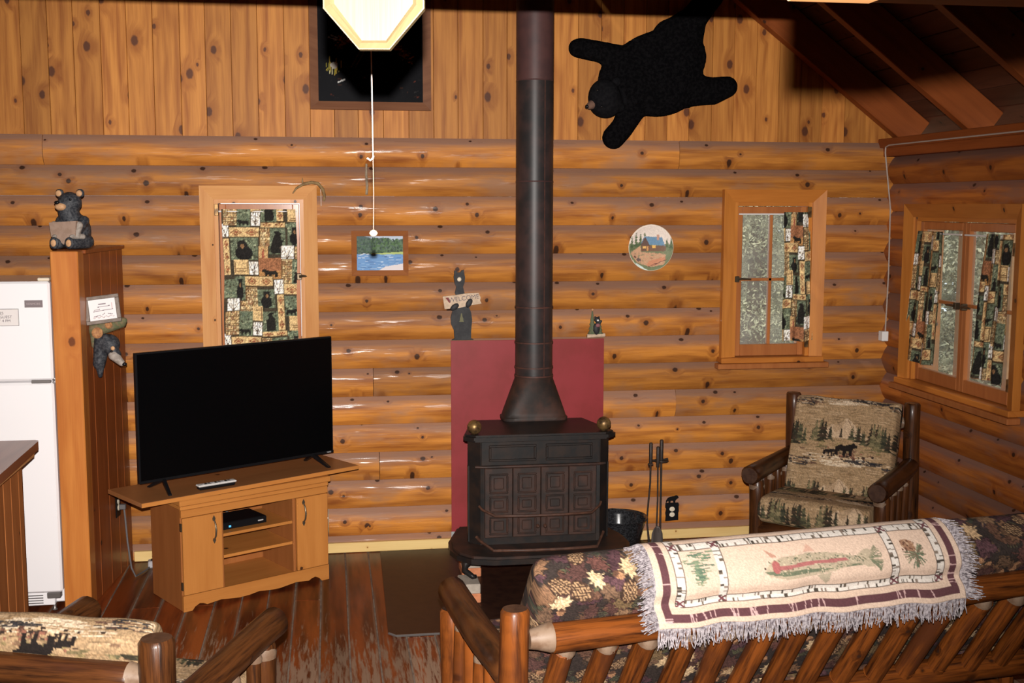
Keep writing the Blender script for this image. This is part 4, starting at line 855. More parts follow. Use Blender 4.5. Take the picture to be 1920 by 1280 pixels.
bm = bmesh.new(); ico(bm, (x-0.106, -0.120, z-0.053), (0.012, 0.016, 0.013), 2); fin(bm, 'nose', 'black', t, True)
for (dx, dz) in ((-0.055, 0.035), (-0.03, -0.055)): bm = bmesh.new(); ico(bm, (x+dx, -0.165, z+dz), 0.007, 2); fin(bm, 'eye', 'black', t, True)

# ------------------------------------------------------------------ conduit on the right wall
t = thing('wire_conduit', 'thin pale wire along the wall plate and down the corner to a white box', 'wire', loc=(XR-0.05, -0.10, 0))
tube('wire', [(-0.055, -6.0, 2.372), (-0.055, -0.6, 2.372), (-0.055, -0.06, 2.372), (-0.052, -0.010, 2.362), (-0.048, 0.0, 2.33), (-0.002, 0.0, 2.0), (0.0, -0.005, 1.6), (-0.004, 0.0, 1.25)], 0.0045, 'conduit', t, 6)
box('junction_box', -0.035, 0.006, -0.026, 0.026, 1.195, 1.255, 'whitepaint', t, 0.003)

# ------------------------------------------------------------------ kitchen end: partition, fridge, counter
pt = thing('wall_partition', None, None, kind='structure')
box('post', -1.497, -1.368, -0.875, -0.745, 0.0, 1.79, 'post', pt, 0.004)
pa = math.atan2(0.075, 0.745)
PB = Matrix.Translation((-1.368, -0.745, 0)) @ Matrix.Rotation(-pa, 4, 'Z')     # local y runs from post to wall
ys = [0.0, 0.10, 0.29, 0.455, 0.585, 0.70]
for a, b in zip(ys, ys[1:]):
    bm = bmesh.new(); addbox(bm, -0.03, 0.0, -(b-a)/2+0.002, (b-a)/2-0.002, -0.885, 0.885, 0.003); fin(bm, 'board', 'panel', pt, False, PB @ Matrix.Translation((-0.002, (a+b)/2, 0.887)))
bm = bmesh.new(); addbox(bm, -0.129, 0.012, 0.0, 0.70, 1.772, 1.792, 0.003); fin(bm, 'cap_board', 'panel', pt, False, PB)
def outlet_on(t, mw):
    bm = bmesh.new(); addbox(bm, 0.0, 0.006, -0.040, 0.040, 0, 0.15, 0.002); fin(bm, 'cover_plate', 'black', t, mw=mw)
    for z in (0.050, 0.084): lathe('socket', [(0.0165, 0), (0.0165, 0.003), (0.014, 0.004)], 'ivory', t, 20, mw=mw @ Matrix.Translation((0.006, 0, z)) @ Matrix.Rotation(math.pi/2, 4, 'Y'))
t = thing('outlet', 'black outlet plate low on the reddish partition beside the television stand', 'outlet', loc=PB @ Vector((0.0, 0.42, 0.335)), rz=-pa); outlet_on(t, Matrix.Identity(4))
t = thing('extension_cord', 'grey power cord plugged into the partition outlet and trailing to the floor', 'cord', loc=PB @ Vector((0.004, 0.42, 0.0)))
box('plug', 0.008, 0.040, -0.014, 0.014, 0.375, 0.402, 'cord_grey', t, 0.003)
tube('cord', [(0.030, 0, 0.380), (0.034, 0.0, 0.33), (0.045, -0.02, 0.2), (0.066, -0.05, 0.06), (0.085, -0.04, 0.010), (0.115, 0.05, 0.008), (0.13, 0.10, 0.008), (0.135, 0.13, 0.008)], 0.005, 'cord_grey', t, 8)
t = thing('power_strip', 'grey power strip on the floor behind the television stand', 'power strip', loc=(-1.10, -0.17, 0.0), rz=0.15)
box('strip_body', -0.10, 0.10, -0.028, 0.028, 0.001, 0.040, 'greyplastic', t, 0.006); box('strip_switch', -0.085, -0.065, -0.012, 0.012, 0.040, 0.046, 'black', t, 0.001)

fr = thing('refrigerator', 'white two-door refrigerator beside the wooden partition', 'refrigerator', loc=(-2.21, -0.86, 0))
box('cabinet', 0.0, 0.70, 0.062, 0.72, 0.03, 1.635, 'white', fr, 0.006)
box('freezer_door', 0.0, 0.702, 0.0, 0.055, 1.163, 1.645, 'white', fr, 0.010); d2 = box('fridge_door', 0.0, 0.702, 0.0, 0.055, 0.098, 1.153, 'white', fr, 0.010)
gr = box('kick_grille', 0.02, 0.66, 0.018, 0.06, 0.030, 0.094, 'white', fr, 0.003)
for i in range(4): box('grille_slot', 0.30, 0.605, 0.0165, 0.022, 0.040+i*0.013, 0.045+i*0.013, 'cord_grey', fr)
box('hinge_bracket', 0.625, 0.69, 0.008, 0.05, 0.066, 0.096, 'steel', fr, 0.003); box('hinge_cover', 0.645, 0.700, 0.01, 0.06, 1.646, 1.662, 'cream', fr, 0.004); lathe('levelling_foot', [(0.010, 0.0), (0.014, 0.004), (0.008, 0.012), (0.008, 0.03)], 'steel', fr, 12, (0.655, 0.03, 0.001))
box('gasket', 0.004, 0.698, 0.012, 0.05, 1.1535, 1.1625, 'greyplastic', fr); box('door_hinge', 0.60, 0.69, -0.003, 0.02, 1.150, 1.166, 'steel', fr, 0.002)
bd = box('badge', 0.585, 0.668, -0.004, 0.0, 1.520, 1.555, 'badge', fr, 0.001)
text('badge_lettering', 'KENMORE', 0.014, 'badge_text', fr, Matrix.Translation((0.6265, -0.0046, 1.533)) @ RX90)
nt = thing('fridge_note', 'white notice card with a thin dark edge stuck on the freezer door', 'note', loc=(-2.21, -0.8605, 0))
box('card_edge', 0.30, 0.556, -0.003, -0.0005, 1.432, 1.515, 'cord_grey', nt); box('card', 0.302, 0.5545, -0.0045, -0.003, 1.434, 1.513, 'paper', nt)
for i, (s_, xx) in enumerate((('ES', 0.488), ('BE GUEST', 0.526), ('BY 4 PM', 0.519))): text('note_lettering', s_, 0.019, 'ink', nt, Matrix.Translation((xx, -0.0050, 1.488-0.0185*i)) @ RX90, 'RIGHT')

ct = thing('kitchen_counter', 'reddish wooden counter end with upright side boards in front of the refrigerator', 'counter', loc=(-1.462, -1.37, 0))
prism('countertop', [(-0.95, -0.018), (-0.02, 0.0), (-0.004, -0.012), (0.0, -0.03), (0.02, -1.35), (-0.95, -1.35)], 0.932, 0.970, 'counter', ct, axis='z')
box('corbel_strip', -0.80, -0.012, -1.32, -0.055, 0.905, 0.931, 'casing', ct, 0.003)
y = -0.06; i = 0
while y > -1.30:
    wd = (0.075, 0.125, 0.115, 0.13, 0.12)[i % 5]; box('side_board', -0.085, -0.065, y-wd+0.002, y-0.002, 0.0, 0.905, 'counter_side', ct, 0.003); y -= wd; i += 1
for i in range(6): box('end_board', -0.80+i*0.123, -0.80+(i+1)*0.123-0.003, -0.075, -0.058, 0.0, 0.905, 'counter_side', ct, 0.003)

# bear statue on the partition
t = thing('bear_statue', 'sitting black bear statue holding a blank plaque on top of the partition', 'statue', loc=(-1.425, -0.66, 1.792), rz=math.radians(-16)); t.scale = (0.87, 0.87, 0.86)
bm = bmesh.new()
ico(bm, (0, 0.02, 0.105), (0.088, 0.080, 0.105)); ico(bm, (0.0, 0.02, 0.05), (0.10, 0.09, 0.05)); capsule(bm, (-0.02, 0.0, 0.19), (-0.028, -0.01, 0.235), 0.062, 0.058); ico(bm, (-0.02, 0.005, 0.268), (0.068, 0.062, 0.062)); ico(bm, (-0.04, -0.035, 0.258), (0.040, 0.040, 0.034))
capsule(bm, (0.070, -0.01, 0.165), (0.062, -0.065, 0.11), 0.030, 0.026); capsule(bm, (-0.075, 0.0, 0.165), (-0.070, -0.06, 0.115), 0.030, 0.026); capsule(bm, (0.075, 0.0, 0.045), (0.045, -0.10, 0.038), 0.042, 0.036); capsule(bm, (-0.075, 0.0, 0.045), (-0.045, -0.10, 0.038), 0.042, 0.036)
organic(bm, 'bear_body', 'resin_bk', t, 0.006, 3)
for sx in (-1, 1):
    bm = bmesh.new(); ico(bm, (-0.02+sx*0.062, 0.010, 0.322), (0.026, 0.014, 0.026)); organic(bm, 'ear', 'resin_bk', t, 0.005, 2)
    bm = bmesh.new(); ico(bm, (-0.02+sx*0.062, -0.004, 0.321), (0.019, 0.007, 0.019), 2); fin(bm, 'inner_ear', 'resin_tan', t, True)
    bm = bmesh.new(); ico(bm, (sx*0.045, -0.142, 0.040), (0.030, 0.012, 0.036)); organic(bm, 'foot', 'resin_bk', t, 0.005, 3)
    bm = bmesh.new(); ico(bm, (sx*0.045, -0.153, 0.040), (0.017, 0.006, 0.021), 2); fin(bm, 'foot_pad', 'resin_tan', t, True)
    bm = bmesh.new(); capsule(bm, (sx*0.082, -0.06, 0.075), (sx*0.050, -0.125, 0.075), 0.018, 0.015, 4); capsule(bm, (sx*0.074, -0.08, 0.14), (sx*0.066, -0.094, 0.10), 0.024, 0.022, 4); organic(bm, 'grey_fur', 'resin_grey', t, 0.006, 3)
    bm = bmesh.new(); ico(bm, (-0.02+sx*0.032, -0.050, 0.285), 0.007, 2); fin(bm, 'eye', 'black', t, True)
bm = bmesh.new(); ico(bm, (-0.042, -0.060, 0.245), (0.034, 0.026, 0.024)); organic(bm, 'muzzle', 'resin_tan', t, 0.005, 3)
bm = bmesh.new(); ico(bm, (-0.050, -0.086, 0.268), (0.016, 0.010, 0.011), 2); fin(bm, 'nose', 'black', t, True)
prism('blank_plaque', [(-0.085, 0.155), (0.075, 0.165), (0.070, 0.08), (0.012, 0.055), (-0.004, 0.030), (-0.03, 0.058), (-0.075, 0.075)], -0.118, -0.092, 'plaque', t)

# framed note and bear-head wall pocket on the partition side (local x out of the boards)
def pside(name, label, cat, y, z): 
    o = thing(name, label, cat, loc=PB @ Vector((0.0, y, z)), rz=-pa); return o
t = pside('framed_note', 'small pewter-framed handwritten note standing on the bear head ornament', 'picture frame', 0.03, 1.425)
tilt = Matrix.Translation((0.082, 0.0, 0.0)) @ Matrix.Rotation(math.radians(-7), 4, 'Y') @ Matrix.Rotation(math.radians(6), 4, 'Z') @ Matrix.Rotation(math.radians(-8), 4, 'X')
inner = thing('note_frame', None, None); inner.parent = t; inner.matrix_local = tilt
NI = Img(60, 48, S(232, 226, 226), False)
for (a, b, c, d) in ((22, 12, 38, 12), (20, 18, 46, 17), (10, 27, 52, 25), (12, 24, 24, 23), (10, 38, 24, 36), (28, 36, 34, 32), (40, 34, 50, 36)): NI.line(a, b, c, d, 1.2, S(110, 96, 104)); 
for q in range(14): NI.line(8+q*3.2, 40+2*math.sin(q*2), 11+q*3.2, 40+2*math.sin(q*2+2), .9, S(150, 110, 110))
NI.line(50, 8, 51, 26, .8, S(190, 120, 120))
bm = bmesh.new()
for (x0, x1, z0, z1) in ((-0.085, 0.085, 0.0, 0.018), (-0.085, 0.085, 0.122, 0.14), (-0.085, -0.065, 0.018, 0.122), (0.065, 0.085, 0.018, 0.122)): addbox(bm, x0, x1, -0.012, 0.0, z0, z1, 0.002)
fin(bm, 'frame_rail', plain('pewter', (0.20, 0.16, 0.135), 0.45, metal=0.3, var=(0.14, 0.11, 0.09), vs=40), inner)
U, V = np.meshgrid(np.linspace(0, 1, 60), np.linspace(0, 1, 48), indexing='ij')
colour_grid('note_paper', np.stack([-0.067+0.134*U, np.full_like(U, -0.003), 0.016+0.108*V], -1), NI.get(U*59, (1-V)*47), 'print', inner)
t = pside('bear_head_ornament', 'painted bear head ornament with a mossy log shelf on the partition side', 'ornament', 0.075, 1.20); t.scale = (0.9, 0.9, 0.93)
bm = bmesh.new(); capsule(bm, (0.025, 0.0, 0.205), (0.165, 0.01, 0.240), 0.042, 0.030, 8); capsule(bm, (0.015, 0.0, 0.20), (0.020, 0.0, 0.12), 0.026, 0.022, 5); capsule(bm, (0.15, 0.0, 0.245), (0.185, 0.0, 0.252), 0.028, 0.018, 4); organic(bm, 'moss_shelf', 'moss', t, 0.006, 2)
for (x, z, r_) in ((0.045, 0.190, 0.030), (0.108, 0.232, 0.020)):
    lathe('wood_slice', [(r_, 0), (r_, 0.012), (r_*0.7, 0.017), (r_*0.45, 0.013), (r_*0.15, 0.015)], 'woodslice', t, 16, mw=Matrix.Translation((x, -0.030, z)) @ Matrix.Rotation(math.radians(8), 4, 'Z') @ Matrix.Rotation(math.pi/2, 4, 'X'))
bm = bmesh.new(); ico(bm, (0.095, 0.0, 0.125), (0.062, 0.055, 0.055)); capsule(bm, (0.06, 0.0, 0.14), (0.040, -0.005, 0.02), 0.048, 0.036); capsule(bm, (0.045, -0.01, 0.03), (0.045, -0.01, -0.045), 0.032, 0.014, 5); capsule(bm, (0.10, -0.01, 0.12), (0.138, -0.02, 0.07), 0.045, 0.030, 4); ico(bm, (0.09, -0.035, 0.165), (0.02, 0.016, 0.02)); organic(bm, 'bear_head', 'resin_bk', t, 0.0055, 2)
bm = bmesh.new(); capsule(bm, (0.128, -0.028, 0.068), (0.172, -0.035, 0.026), 0.031, 0.019, 5); organic(bm, 'muzzle', 'resin_grey', t, 0.005, 2)
bm = bmesh.new(); ico(bm, (0.132, -0.056, 0.108), (0.012, 0.006, 0.012), 2); fin(bm, 'brow_patch', 'resin_tan', t, True)
bm = bmesh.new(); ico(bm, (0.188, -0.040, 0.020), (0.015, 0.013, 0.011), 2); fin(bm, 'nose', 'black', t, True)
bm = bmesh.new(); ico(bm, (0.126, -0.060, 0.092), 0.007, 2); fin(bm, 'eye', 'black', t, True)

# ------------------------------------------------------------------ hearth, stove, tools
t = thing('hearth_sheet', 'dark metal floor sheet with a bright front edge under the stove', 'hearth', loc=(0, 0, 0.001))
prism('sheet', [(0.095, -0.10), (0.075, -1.42), (0.11, -1.46), (1.66, -1.46), (1.69, -1.42), (1.67, -0.10)], 0.0, 0.008, 'hearth', t, axis='z')
tube('front_edge', [(0.078, -1.425, 0.007), (0.11, -1.463, 0.007), (1.66, -1.463, 0.007), (1.69, -1.425, 0.007)], 0.006, 'steel', t, 6)

CX = 0.905
st = thing('wood_stove', 'black cast-iron parlour stove with panelled doors and two brass ball finials', 'stove', loc=(CX, -0.85, 0.0))
def plan(hwf, hwb, yf, yb, ch=0.0):
    return [(-hwb, yb), (-hwf, yf+ch), (-hwf+ch, yf), (hwf-ch, yf), (hwf, yf+ch), (hwb, yb)]
prism('firebox', plan(0.372, 0.285, 0.0, 0.40, 0.055), 0.245, 0.800, 'iron', st, axis='z')
for (e, z0, z1) in ((0.026, 0.797, 0.806), (0.033, 0.806, 0.822), (0.022, 0.822, 0.832)):
    prism('top_plate', plan(0.372+e, 0.285+e, -e, 0.40+e*0.6, 0.05), z0, z1, 'iron', st, axis='z')
# upper band with two sunk panels
box('band', -0.315, 0.315, -0.010, 0.02, 0.668, 0.795, 'iron', st, 0.003)
for sx in (-1, 1):
    bm = bmesh.new()
    for (x0, x1, z0, z1) in ((0.025, 0.275, 0.765, 0.778), (0.025, 0.275, 0.690, 0.703), (0.025, 0.038, 0.703, 0.765), (0.262, 0.275, 0.703, 0.765)): addbox(bm, sx*x0 if sx > 0 else -x1, sx*x1 if sx > 0 else -x0, -0.018, -0.009, z0, z1, 0.003)
    fin(bm, 'panel_moulding', 'iron', st)
    # corner pilasters
    prism('pilaster', [(sx*0.378, 0.058), (sx*0.318, -0.006), (sx*0.300, -0.004), (sx*0.300, 0.03), (sx*0.36, 0.07)], 0.248, 0.797, 'iron', st, axis='z')
    box('side_rib', sx*0.372-0.006, sx*0.372+0.006, 0.05, 0.075, 0.25, 0.66, 'iron', st, 0.002)
bm = bmesh.new(); addtube(bm, [(-0.345, -0.010, 0.664), (-0.30, -0.022, 0.664), (0.30, -0.022, 0.664), (0.345, -0.010, 0.664)], 0.007, 8); fin(bm, 'band_bead', 'iron_rust', st, True)
# four-leaf folding doors with raised squares
for i in range(4):
    x0 = -0.298+i*0.149; lf = thing('door_leaf', None, None); lf.parent = st
    box('leaf_plate', x0+0.001, x0+0.148, -0.016, 0.004, 0.285, 0.655, 'iron_rust', lf, 0.003)
    for (za, zb) in ((0.520, 0.628), (0.418, 0.508), (0.300, 0.400)):
        bm = bmesh.new(); xa, xb = x0+0.024, x0+0.125; f = 0.011
        for (p, q, c, d) in ((xa, xb, zb-f, zb), (xa, xb, za, za+f), (xa, xa+f, za+f, zb-f), (xb-f, xb, za+f, zb-f)): addbox(bm, p, q, -0.023, -0.015, c, d, 0.004)
        addbox(bm, xa+0.024, xb-0.024, -0.0195, -0.015, za+0.024, zb-0.024, 0.004)
        fin(bm, 'raised_moulding', 'iron_rust', lf)
for x0 in (-0.012, 0.012): lathe('door_knob', [(0.004, 0), (0.004, 0.012), (0.010, 0.016), (0.010, 0.024), (0.004, 0.030)], 'iron_bar', st, 14, mw=Matrix.Translation((x0*1.6, -0.016, 0.345)) @ Matrix.Rotation(math.pi/2, 4, 'X'))
# hearth shelf with bowed front, ash lip and rails
hp = [(-0.40, 0.38), (-0.475, 0.12), (-0.480, -0.02), (-0.455, -0.12), (-0.39, -0.20), (-0.28, -0.235), (0.28, -0.235), (0.39, -0.20), (0.455, -0.12), (0.480, -0.02), (0.475, 0.12), (0.40, 0.38)]
prism('hearth_shelf', hp, 0.205, 0.232, 'iron', st, axis='z'); prism('shelf_lip', scale_poly(hp, (0.965, 0.965), (0, 0.05)), 0.232, 0.245, 'iron_rust', st, axis='z')
def rail(z, dy, w=0.325, r=0.007): tube('rail', [(-w, -0.006, z+0.03), (-w+0.015, -0.03, z+0.015), (-w+0.07, -dy, z), (-0.1, -dy-0.012, z-0.002), (0.1, -dy-0.012, z-0.002), (w-0.07, -dy, z), (w-0.015, -0.03, z+0.015), (w, -0.006, z+0.03)], r, 'iron_bar', st, 8)
rail(0.425, 0.10); rail(0.262, 0.165, 0.34, 0.008)
for sx in (-1, 1):
    for (y, z0) in ((-0.11, 0.40), (0.30, 0.345)):
        x = sx*z0
        tube('leg', [(x*0.93, y, 0.215), (x*1.03, y-0.012, 0.185), (x*1.04, y-0.018, 0.155), (x*0.97, y-0.016, 0.130), (x*0.93, y-0.020, 0.118), (x*0.90, y-0.03, 0.122)], [0.026, 0.022, 0.016, 0.015, 0.014, 0.010], 'iron', st, 10)
    bm = bmesh.new(); ico(bm, (sx*0.345, 0.03, 0.868), 0.038, 3); fin(bm, 'ball_finial', 'brass', st, True); lathe('finial_stem', [(0.016, 0.0), (0.010, 0.006), (0.009, 0.012)], 'brass', st, 14, (sx*0.345, 0.03, 0.831))
# blocks under the front and rear feet
for sx in (-1, 1):
    for y, bx in ((-0.985, 0.395), (-0.565, 0.34)):
        b = thing('foot_block', 'concrete block on an orange brick under the stove foot, ' + {(-1, 0): 'television side, at the front', (1, 0): 'bucket side, at the front', (-1, 1): 'television side, near the wall', (1, 1): 'bucket side, near the wall'}[(sx, int(y > -0.8))], 'block', loc=(CX+sx*bx, y, 0.009), group='blocks under the stove feet')
        box('brick', -0.052, 0.052, -0.085, 0.085, 0.0, 0.048, 'brick', b, 0.004); box('concrete_block', -0.050, 0.050, -0.083, 0.083, 0.048, 0.098, 'block', b, 0.004)
# flue boot and pipe
sp = thing('stove_pipe', 'tall black stove pipe with rusty joint rings rising from a flared boot', 'stove pipe', loc=(0.942, -0.42, 0.832))
def ovals(profile, name, mat, seg=32):
    bm = bmesh.new(); rings = [[bm.verts.new((rx*math.copysign(abs(math.cos(a))**p, math.cos(a)), ry*math.copysign(abs(math.sin(a))**p, math.sin(a)), z)) for a in [2*math.pi*i/seg for i in range(seg)]] for (rx, ry, z, p) in profile]
    for a, b in zip(rings, rings[1:]):
        for i in range(seg): bm.faces.new((a[i], a[(i+1) % seg], b[(i+1) % seg], b[i]))
    bm.faces.new(rings[0][::-1]); bm.faces.new(rings[-1]); return fin(bm, name, mat, sp, True)
ovals([(0.182, 0.090, 0.0, 0.35), (0.184, 0.092, 0.016, 0.35), (0.176, 0.089, 0.020, 0.4), (0.170, 0.089, 0.045, 0.5), (0.137, 0.096, 0.145, 0.85), (0.108, 0.102, 0.225, 1.0), (0.106, 0.106, 0.245, 1.0)], 'flue_boot', 'iron_rust')
zs = [0.245, 0.292, 0.430, 0.625, 1.31, 1.848, 2.70]
for i, (a, b) in enumerate(zip(zs, zs[1:])):
    rr_ = 0.1045-0.0006*i
    lathe('pipe_section', [(rr_, a+0.001), (rr_-0.0005, b-0.001)], 'pipe' if a < 1.8 else 'pipe_top', sp, 36, cap=False)
    if i < 4: lathe('joint_ring', [(rr_+0.0005, a-0.004), (rr_+0.004, a-0.003), (rr_+0.004, a+0.004), (rr_+0.0005, a+0.005)], 'pipe_ring', sp, 36, cap=False)
    else: lathe('joint_ring', [(rr_+0.0002, a-0.003), (rr_+0.0020, a), (rr_+0.0002, a+0.003)], 'pipe_top', sp, 36, cap=False)
    ang = math.radians(-68)
    if i < 5:
        bm = bmesh.new(); addbox(bm, -0.002, 0.003, -0.002, 0.0015, a+0.004, b-0.004); fin(bm, 'seam', 'pipe_ring', sp, mw=Matrix.Translation((rr_*math.cos(ang), rr_*math.sin(ang), 0)) @ Matrix.Rotation(ang+math.pi/2, 4, 'Z'))
# coal bucket
bk = thing('coal_bucket', 'speckled black enamel bucket standing between the stove and the fire tools', 'bucket', loc=(1.462, -0.325, 0.010)); bk.scale = (0.97, 0.97, 0.80)
lathe('bucket_body', [(0.0, 0.004), (0.105, 0.0), (0.112, 0.006), (0.158, 0.235), (0.168, 0.262), (0.173, 0.266), (0.171, 0.272), (0.163, 0.268), (0.152, 0.235), (0.106, 0.012), (0.0, 0.010)], 'enamel', bk, 40, cap=False)
tube('bail', [(-0.16, 0.02, 0.255), (-0.13, 0.10, 0.262), (-0.06, 0.150, 0.270), (0.0, 0.165, 0.274), (0.06, 0.150, 0.270), (0.13, 0.10, 0.262), (0.16, 0.02, 0.255)], 0.004, 'tool', bk, 8)
# fire tools
ft = thing('fire_tool_stand', 'slim black iron stand with a ring rest for the fire tools', 'stand', loc=(1.728, -0.235, 0.010))
lathe('base_disc', [(0.085, 0), (0.085, 0.006), (0.03, 0.014), (0.012, 0.02)], 'tool', ft, 28); tube('upright', [(0.010, 0, 0.018), (0.010, 0, 0.60)], 0.0065, 'tool', ft, 10)
lathe('top_handle', [(0.011, 0.52), (0.0115, 0.53), (0.0115, 0.635), (0.008, 0.64)], 'tool', ft, 14, (0.010, 0, 0))
tube('ring_rest', [(0.010+0.038*math.cos(a), 0.02+0.038*math.sin(a)-0.02, 0.515) for a in np.linspace(0, 2*math.pi, 17)], 0.0055, 'tool', ft, 8); tube('hook_arm', [(-0.05, -0.01, 0.520), (0.0, 0, 0.515), (0.05, 0.0, 0.525)], 0.006, 'tool', ft, 8)
pk = thing('fire_poker', 'black iron poker with a round handle leaning on the tool stand', 'poker', loc=(1.650, -0.305, 0.012))
lathe('handle', [(0.010, 0.515), (0.011, 0.525), (0.011, 0.632), (0.007, 0.637)], 'tool', pk, 14, (0.004, 0, 0)); tube('shaft', [(0.004, 0, 0.52), (0.003, 0, 0.40), (-0.010, 0.004, 0.22), (-0.010, 0.004, 0.15), (0.0, 0, 0.06), (0.002, -0.004, 0.0)], [0.006, 0.0055, 0.005, 0.005, 0.007, 0.004], 'tool', pk, 10); tube('hook', [(0.0, 0, 0.035), (-0.016, -0.006, 0.030)], [0.006, 0.002], 'tool', pk, 8)
box('collar', -0.012, 0.018, -0.009, 0.009, 0.503, 0.515, 'tool', pk, 0.003)
sh = thing('fire_shovel', 'black iron fire shovel with a rounded grey blade hanging on the tool stand', 'shovel', loc=(1.690, -0.330, 0.012))
lathe('handle', [(0.010, 0.50), (0.011, 0.51), (0.011, 0.612), (0.007, 0.618)], 'tool', sh, 14, (0.0, 0, 0)); tube('shaft', [(0, 0, 0.51), (0.002, 0, 0.30), (-0.002, 0, 0.14)], 0.0048, 'tool', sh, 10)
bm = bmesh.new(); rows = []
for (z, wd) in ((0.0, 0.033), (0.05, 0.036), (0.105, 0.033), (0.135, 0.022), (0.150, 0.008)): rows.append([bm.verts.new((-0.002+wd*s_, -0.004+0.012*(s_*s_)*-1, z)) for s_ in (-1, -0.5, 0, 0.5, 1)])
for a, b in zip(rows, rows[1:]):
    for i in range(4): bm.faces.new((a[i], a[i+1], b[i+1], b[i]))
o = fin(bm, 'blade', 'shovel', sh, True); o.modifiers.new('thick', 'SOLIDIFY').thickness = 0.003

# ------------------------------------------------------------------ television stand, board, television
ANG = math.radians(31.0)
ts = thing('television_stand', 'honey oak television stand with two doors and open shelves', 'tv stand', loc=(-0.913, -0.966, 0.0), rz=ANG)
TW, TD, TH = 0.832, 0.375, 0.570
def sub(name, *a, mat='stand', bev=0.002, parent=ts): return box(name, *a, mat, parent, bev)
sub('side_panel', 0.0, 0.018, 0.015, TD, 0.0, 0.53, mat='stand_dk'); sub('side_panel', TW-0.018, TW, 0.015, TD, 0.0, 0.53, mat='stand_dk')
sub('top_slab', -0.012, TW+0.012, -0.016, TD, 0.540, TH, mat='stand_h', bev=0.004); sub('top_moulding', -0.004, TW+0.004, -0.006, TD, 0.515, 0.540, mat='stand_h', bev=0.006); sub('header_rail', 0.0, TW, 0.0, 0.02, 0.478, 0.516, mat='stand_h')
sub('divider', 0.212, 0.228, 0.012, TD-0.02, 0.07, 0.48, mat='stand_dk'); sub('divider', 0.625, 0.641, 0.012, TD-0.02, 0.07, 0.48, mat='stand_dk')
sub('shelf', 0.228, 0.625, 0.018, TD-0.02, 0.340, 0.356, mat='stand_h'); sub('shelf', 0.228, 0.625, 0.018, TD-0.02, 0.228, 0.244, mat='stand_h'); sub('bottom_shelf', 0.018, TW-0.018, 0.018, TD, 0.062, 0.078, mat='stand_h')
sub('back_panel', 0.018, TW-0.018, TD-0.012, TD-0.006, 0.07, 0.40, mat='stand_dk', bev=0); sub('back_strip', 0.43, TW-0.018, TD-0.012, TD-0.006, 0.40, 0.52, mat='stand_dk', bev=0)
skirt = [(0.0, 0.0), (0.045, 0.0), (0.060, 0.018), (0.085, 0.030), (0.105, 0.026), (0.125, 0.016), (0.16, 0.020), (0.20, 0.024), (0.25, 0.018), (0.30, 0.012), (0.36, 0.014), (0.416, 0.022)]
skirt = skirt + [(TW-p[0], p[1]) for p in skirt[-2::-1]] + [(TW, 0.082), (0.0, 0.082)]
prism('scalloped_skirt', skirt, 0.0, 0.016, 'stand_h', ts)
for (x0, x1, hx) in ((0.004, 0.214, 0.170), (0.642, TW-0.004, 0.680)):
    dr = thing('door', None, None); dr.parent = ts
    box('door_panel', x0, x1, -0.004, 0.013, 0.085, 0.476, 'stand', dr, 0.002)
    bm = bmesh.new(); addtube(bm, [(hx, -0.008, 0.345), (hx, -0.024, 0.365), (hx, -0.030, 0.395), (hx, -0.024, 0.425), (hx, -0.008, 0.445)], [0.004, 0.0045, 0.005, 0.0045, 0.004], 8)
    for zz, s_ in ((0.452, 1), (0.338, -1)): addprism(bm, [(hx-0.006, zz-0.012*s_), (hx+0.006, zz-0.012*s_), (hx+0.008, zz), (hx, zz+0.016*s_), (hx-0.008, zz)], -0.008, -0.004)
    fin(bm, 'handle', 'fish_metal', dr, True)
for z in (0.43, 0.13): box('hinge', -0.004, 0.003, 0.0, 0.016, z-0.02, z+0.02, 'brass_dk', ts, 0.001)
# cable box on the shelf
cb = thing('cable_box', 'flat black cable box with a blue light on the stand shelf', 'cable box', loc=ts.matrix_basis @ Vector((0.240, 0.06, 0.357)), rz=ANG)
box('case', 0.0, 0.255, 0.0, 0.19, 0.004, 0.042, 'black', cb, 0.003); box('front_panel', 0.001, 0.254, -0.004, 0.002, 0.006, 0.040, 'black', cb, 0.001)
box('indicator_light', 0.040, 0.052, -0.0055, -0.003, 0.015, 0.025, 'led', cb, 0.001); box('maker_mark', 0.205, 0.235, -0.005, -0.003, 0.020, 0.026, 'silver', cb)
for x0 in (0.02, 0.22): box('rubber_foot', x0, x0+0.014, 0.015, 0.03, 0.0, 0.005, 'black', cb)
cbl = thing('cable', 'black cables curling out of the cable box into the stand', 'cable', loc=ts.matrix_basis @ Vector((0.26, 0.25, 0.357)), rz=ANG)
tube('cable_strand', [(0.03, 0.005, 0.03), (0.01, 0.03, 0.06), (-0.01, 0.06, 0.10), (-0.015, 0.085, 0.118)], 0.0035, 'black', cbl, 6); tube('cable_strand', [(0.14, 0.005, 0.025), (0.09, 0.03, 0.05), (0.04, 0.07, 0.09), (0.02, 0.085, 0.118)], 0.0035, 'cord_grey', cbl, 6)
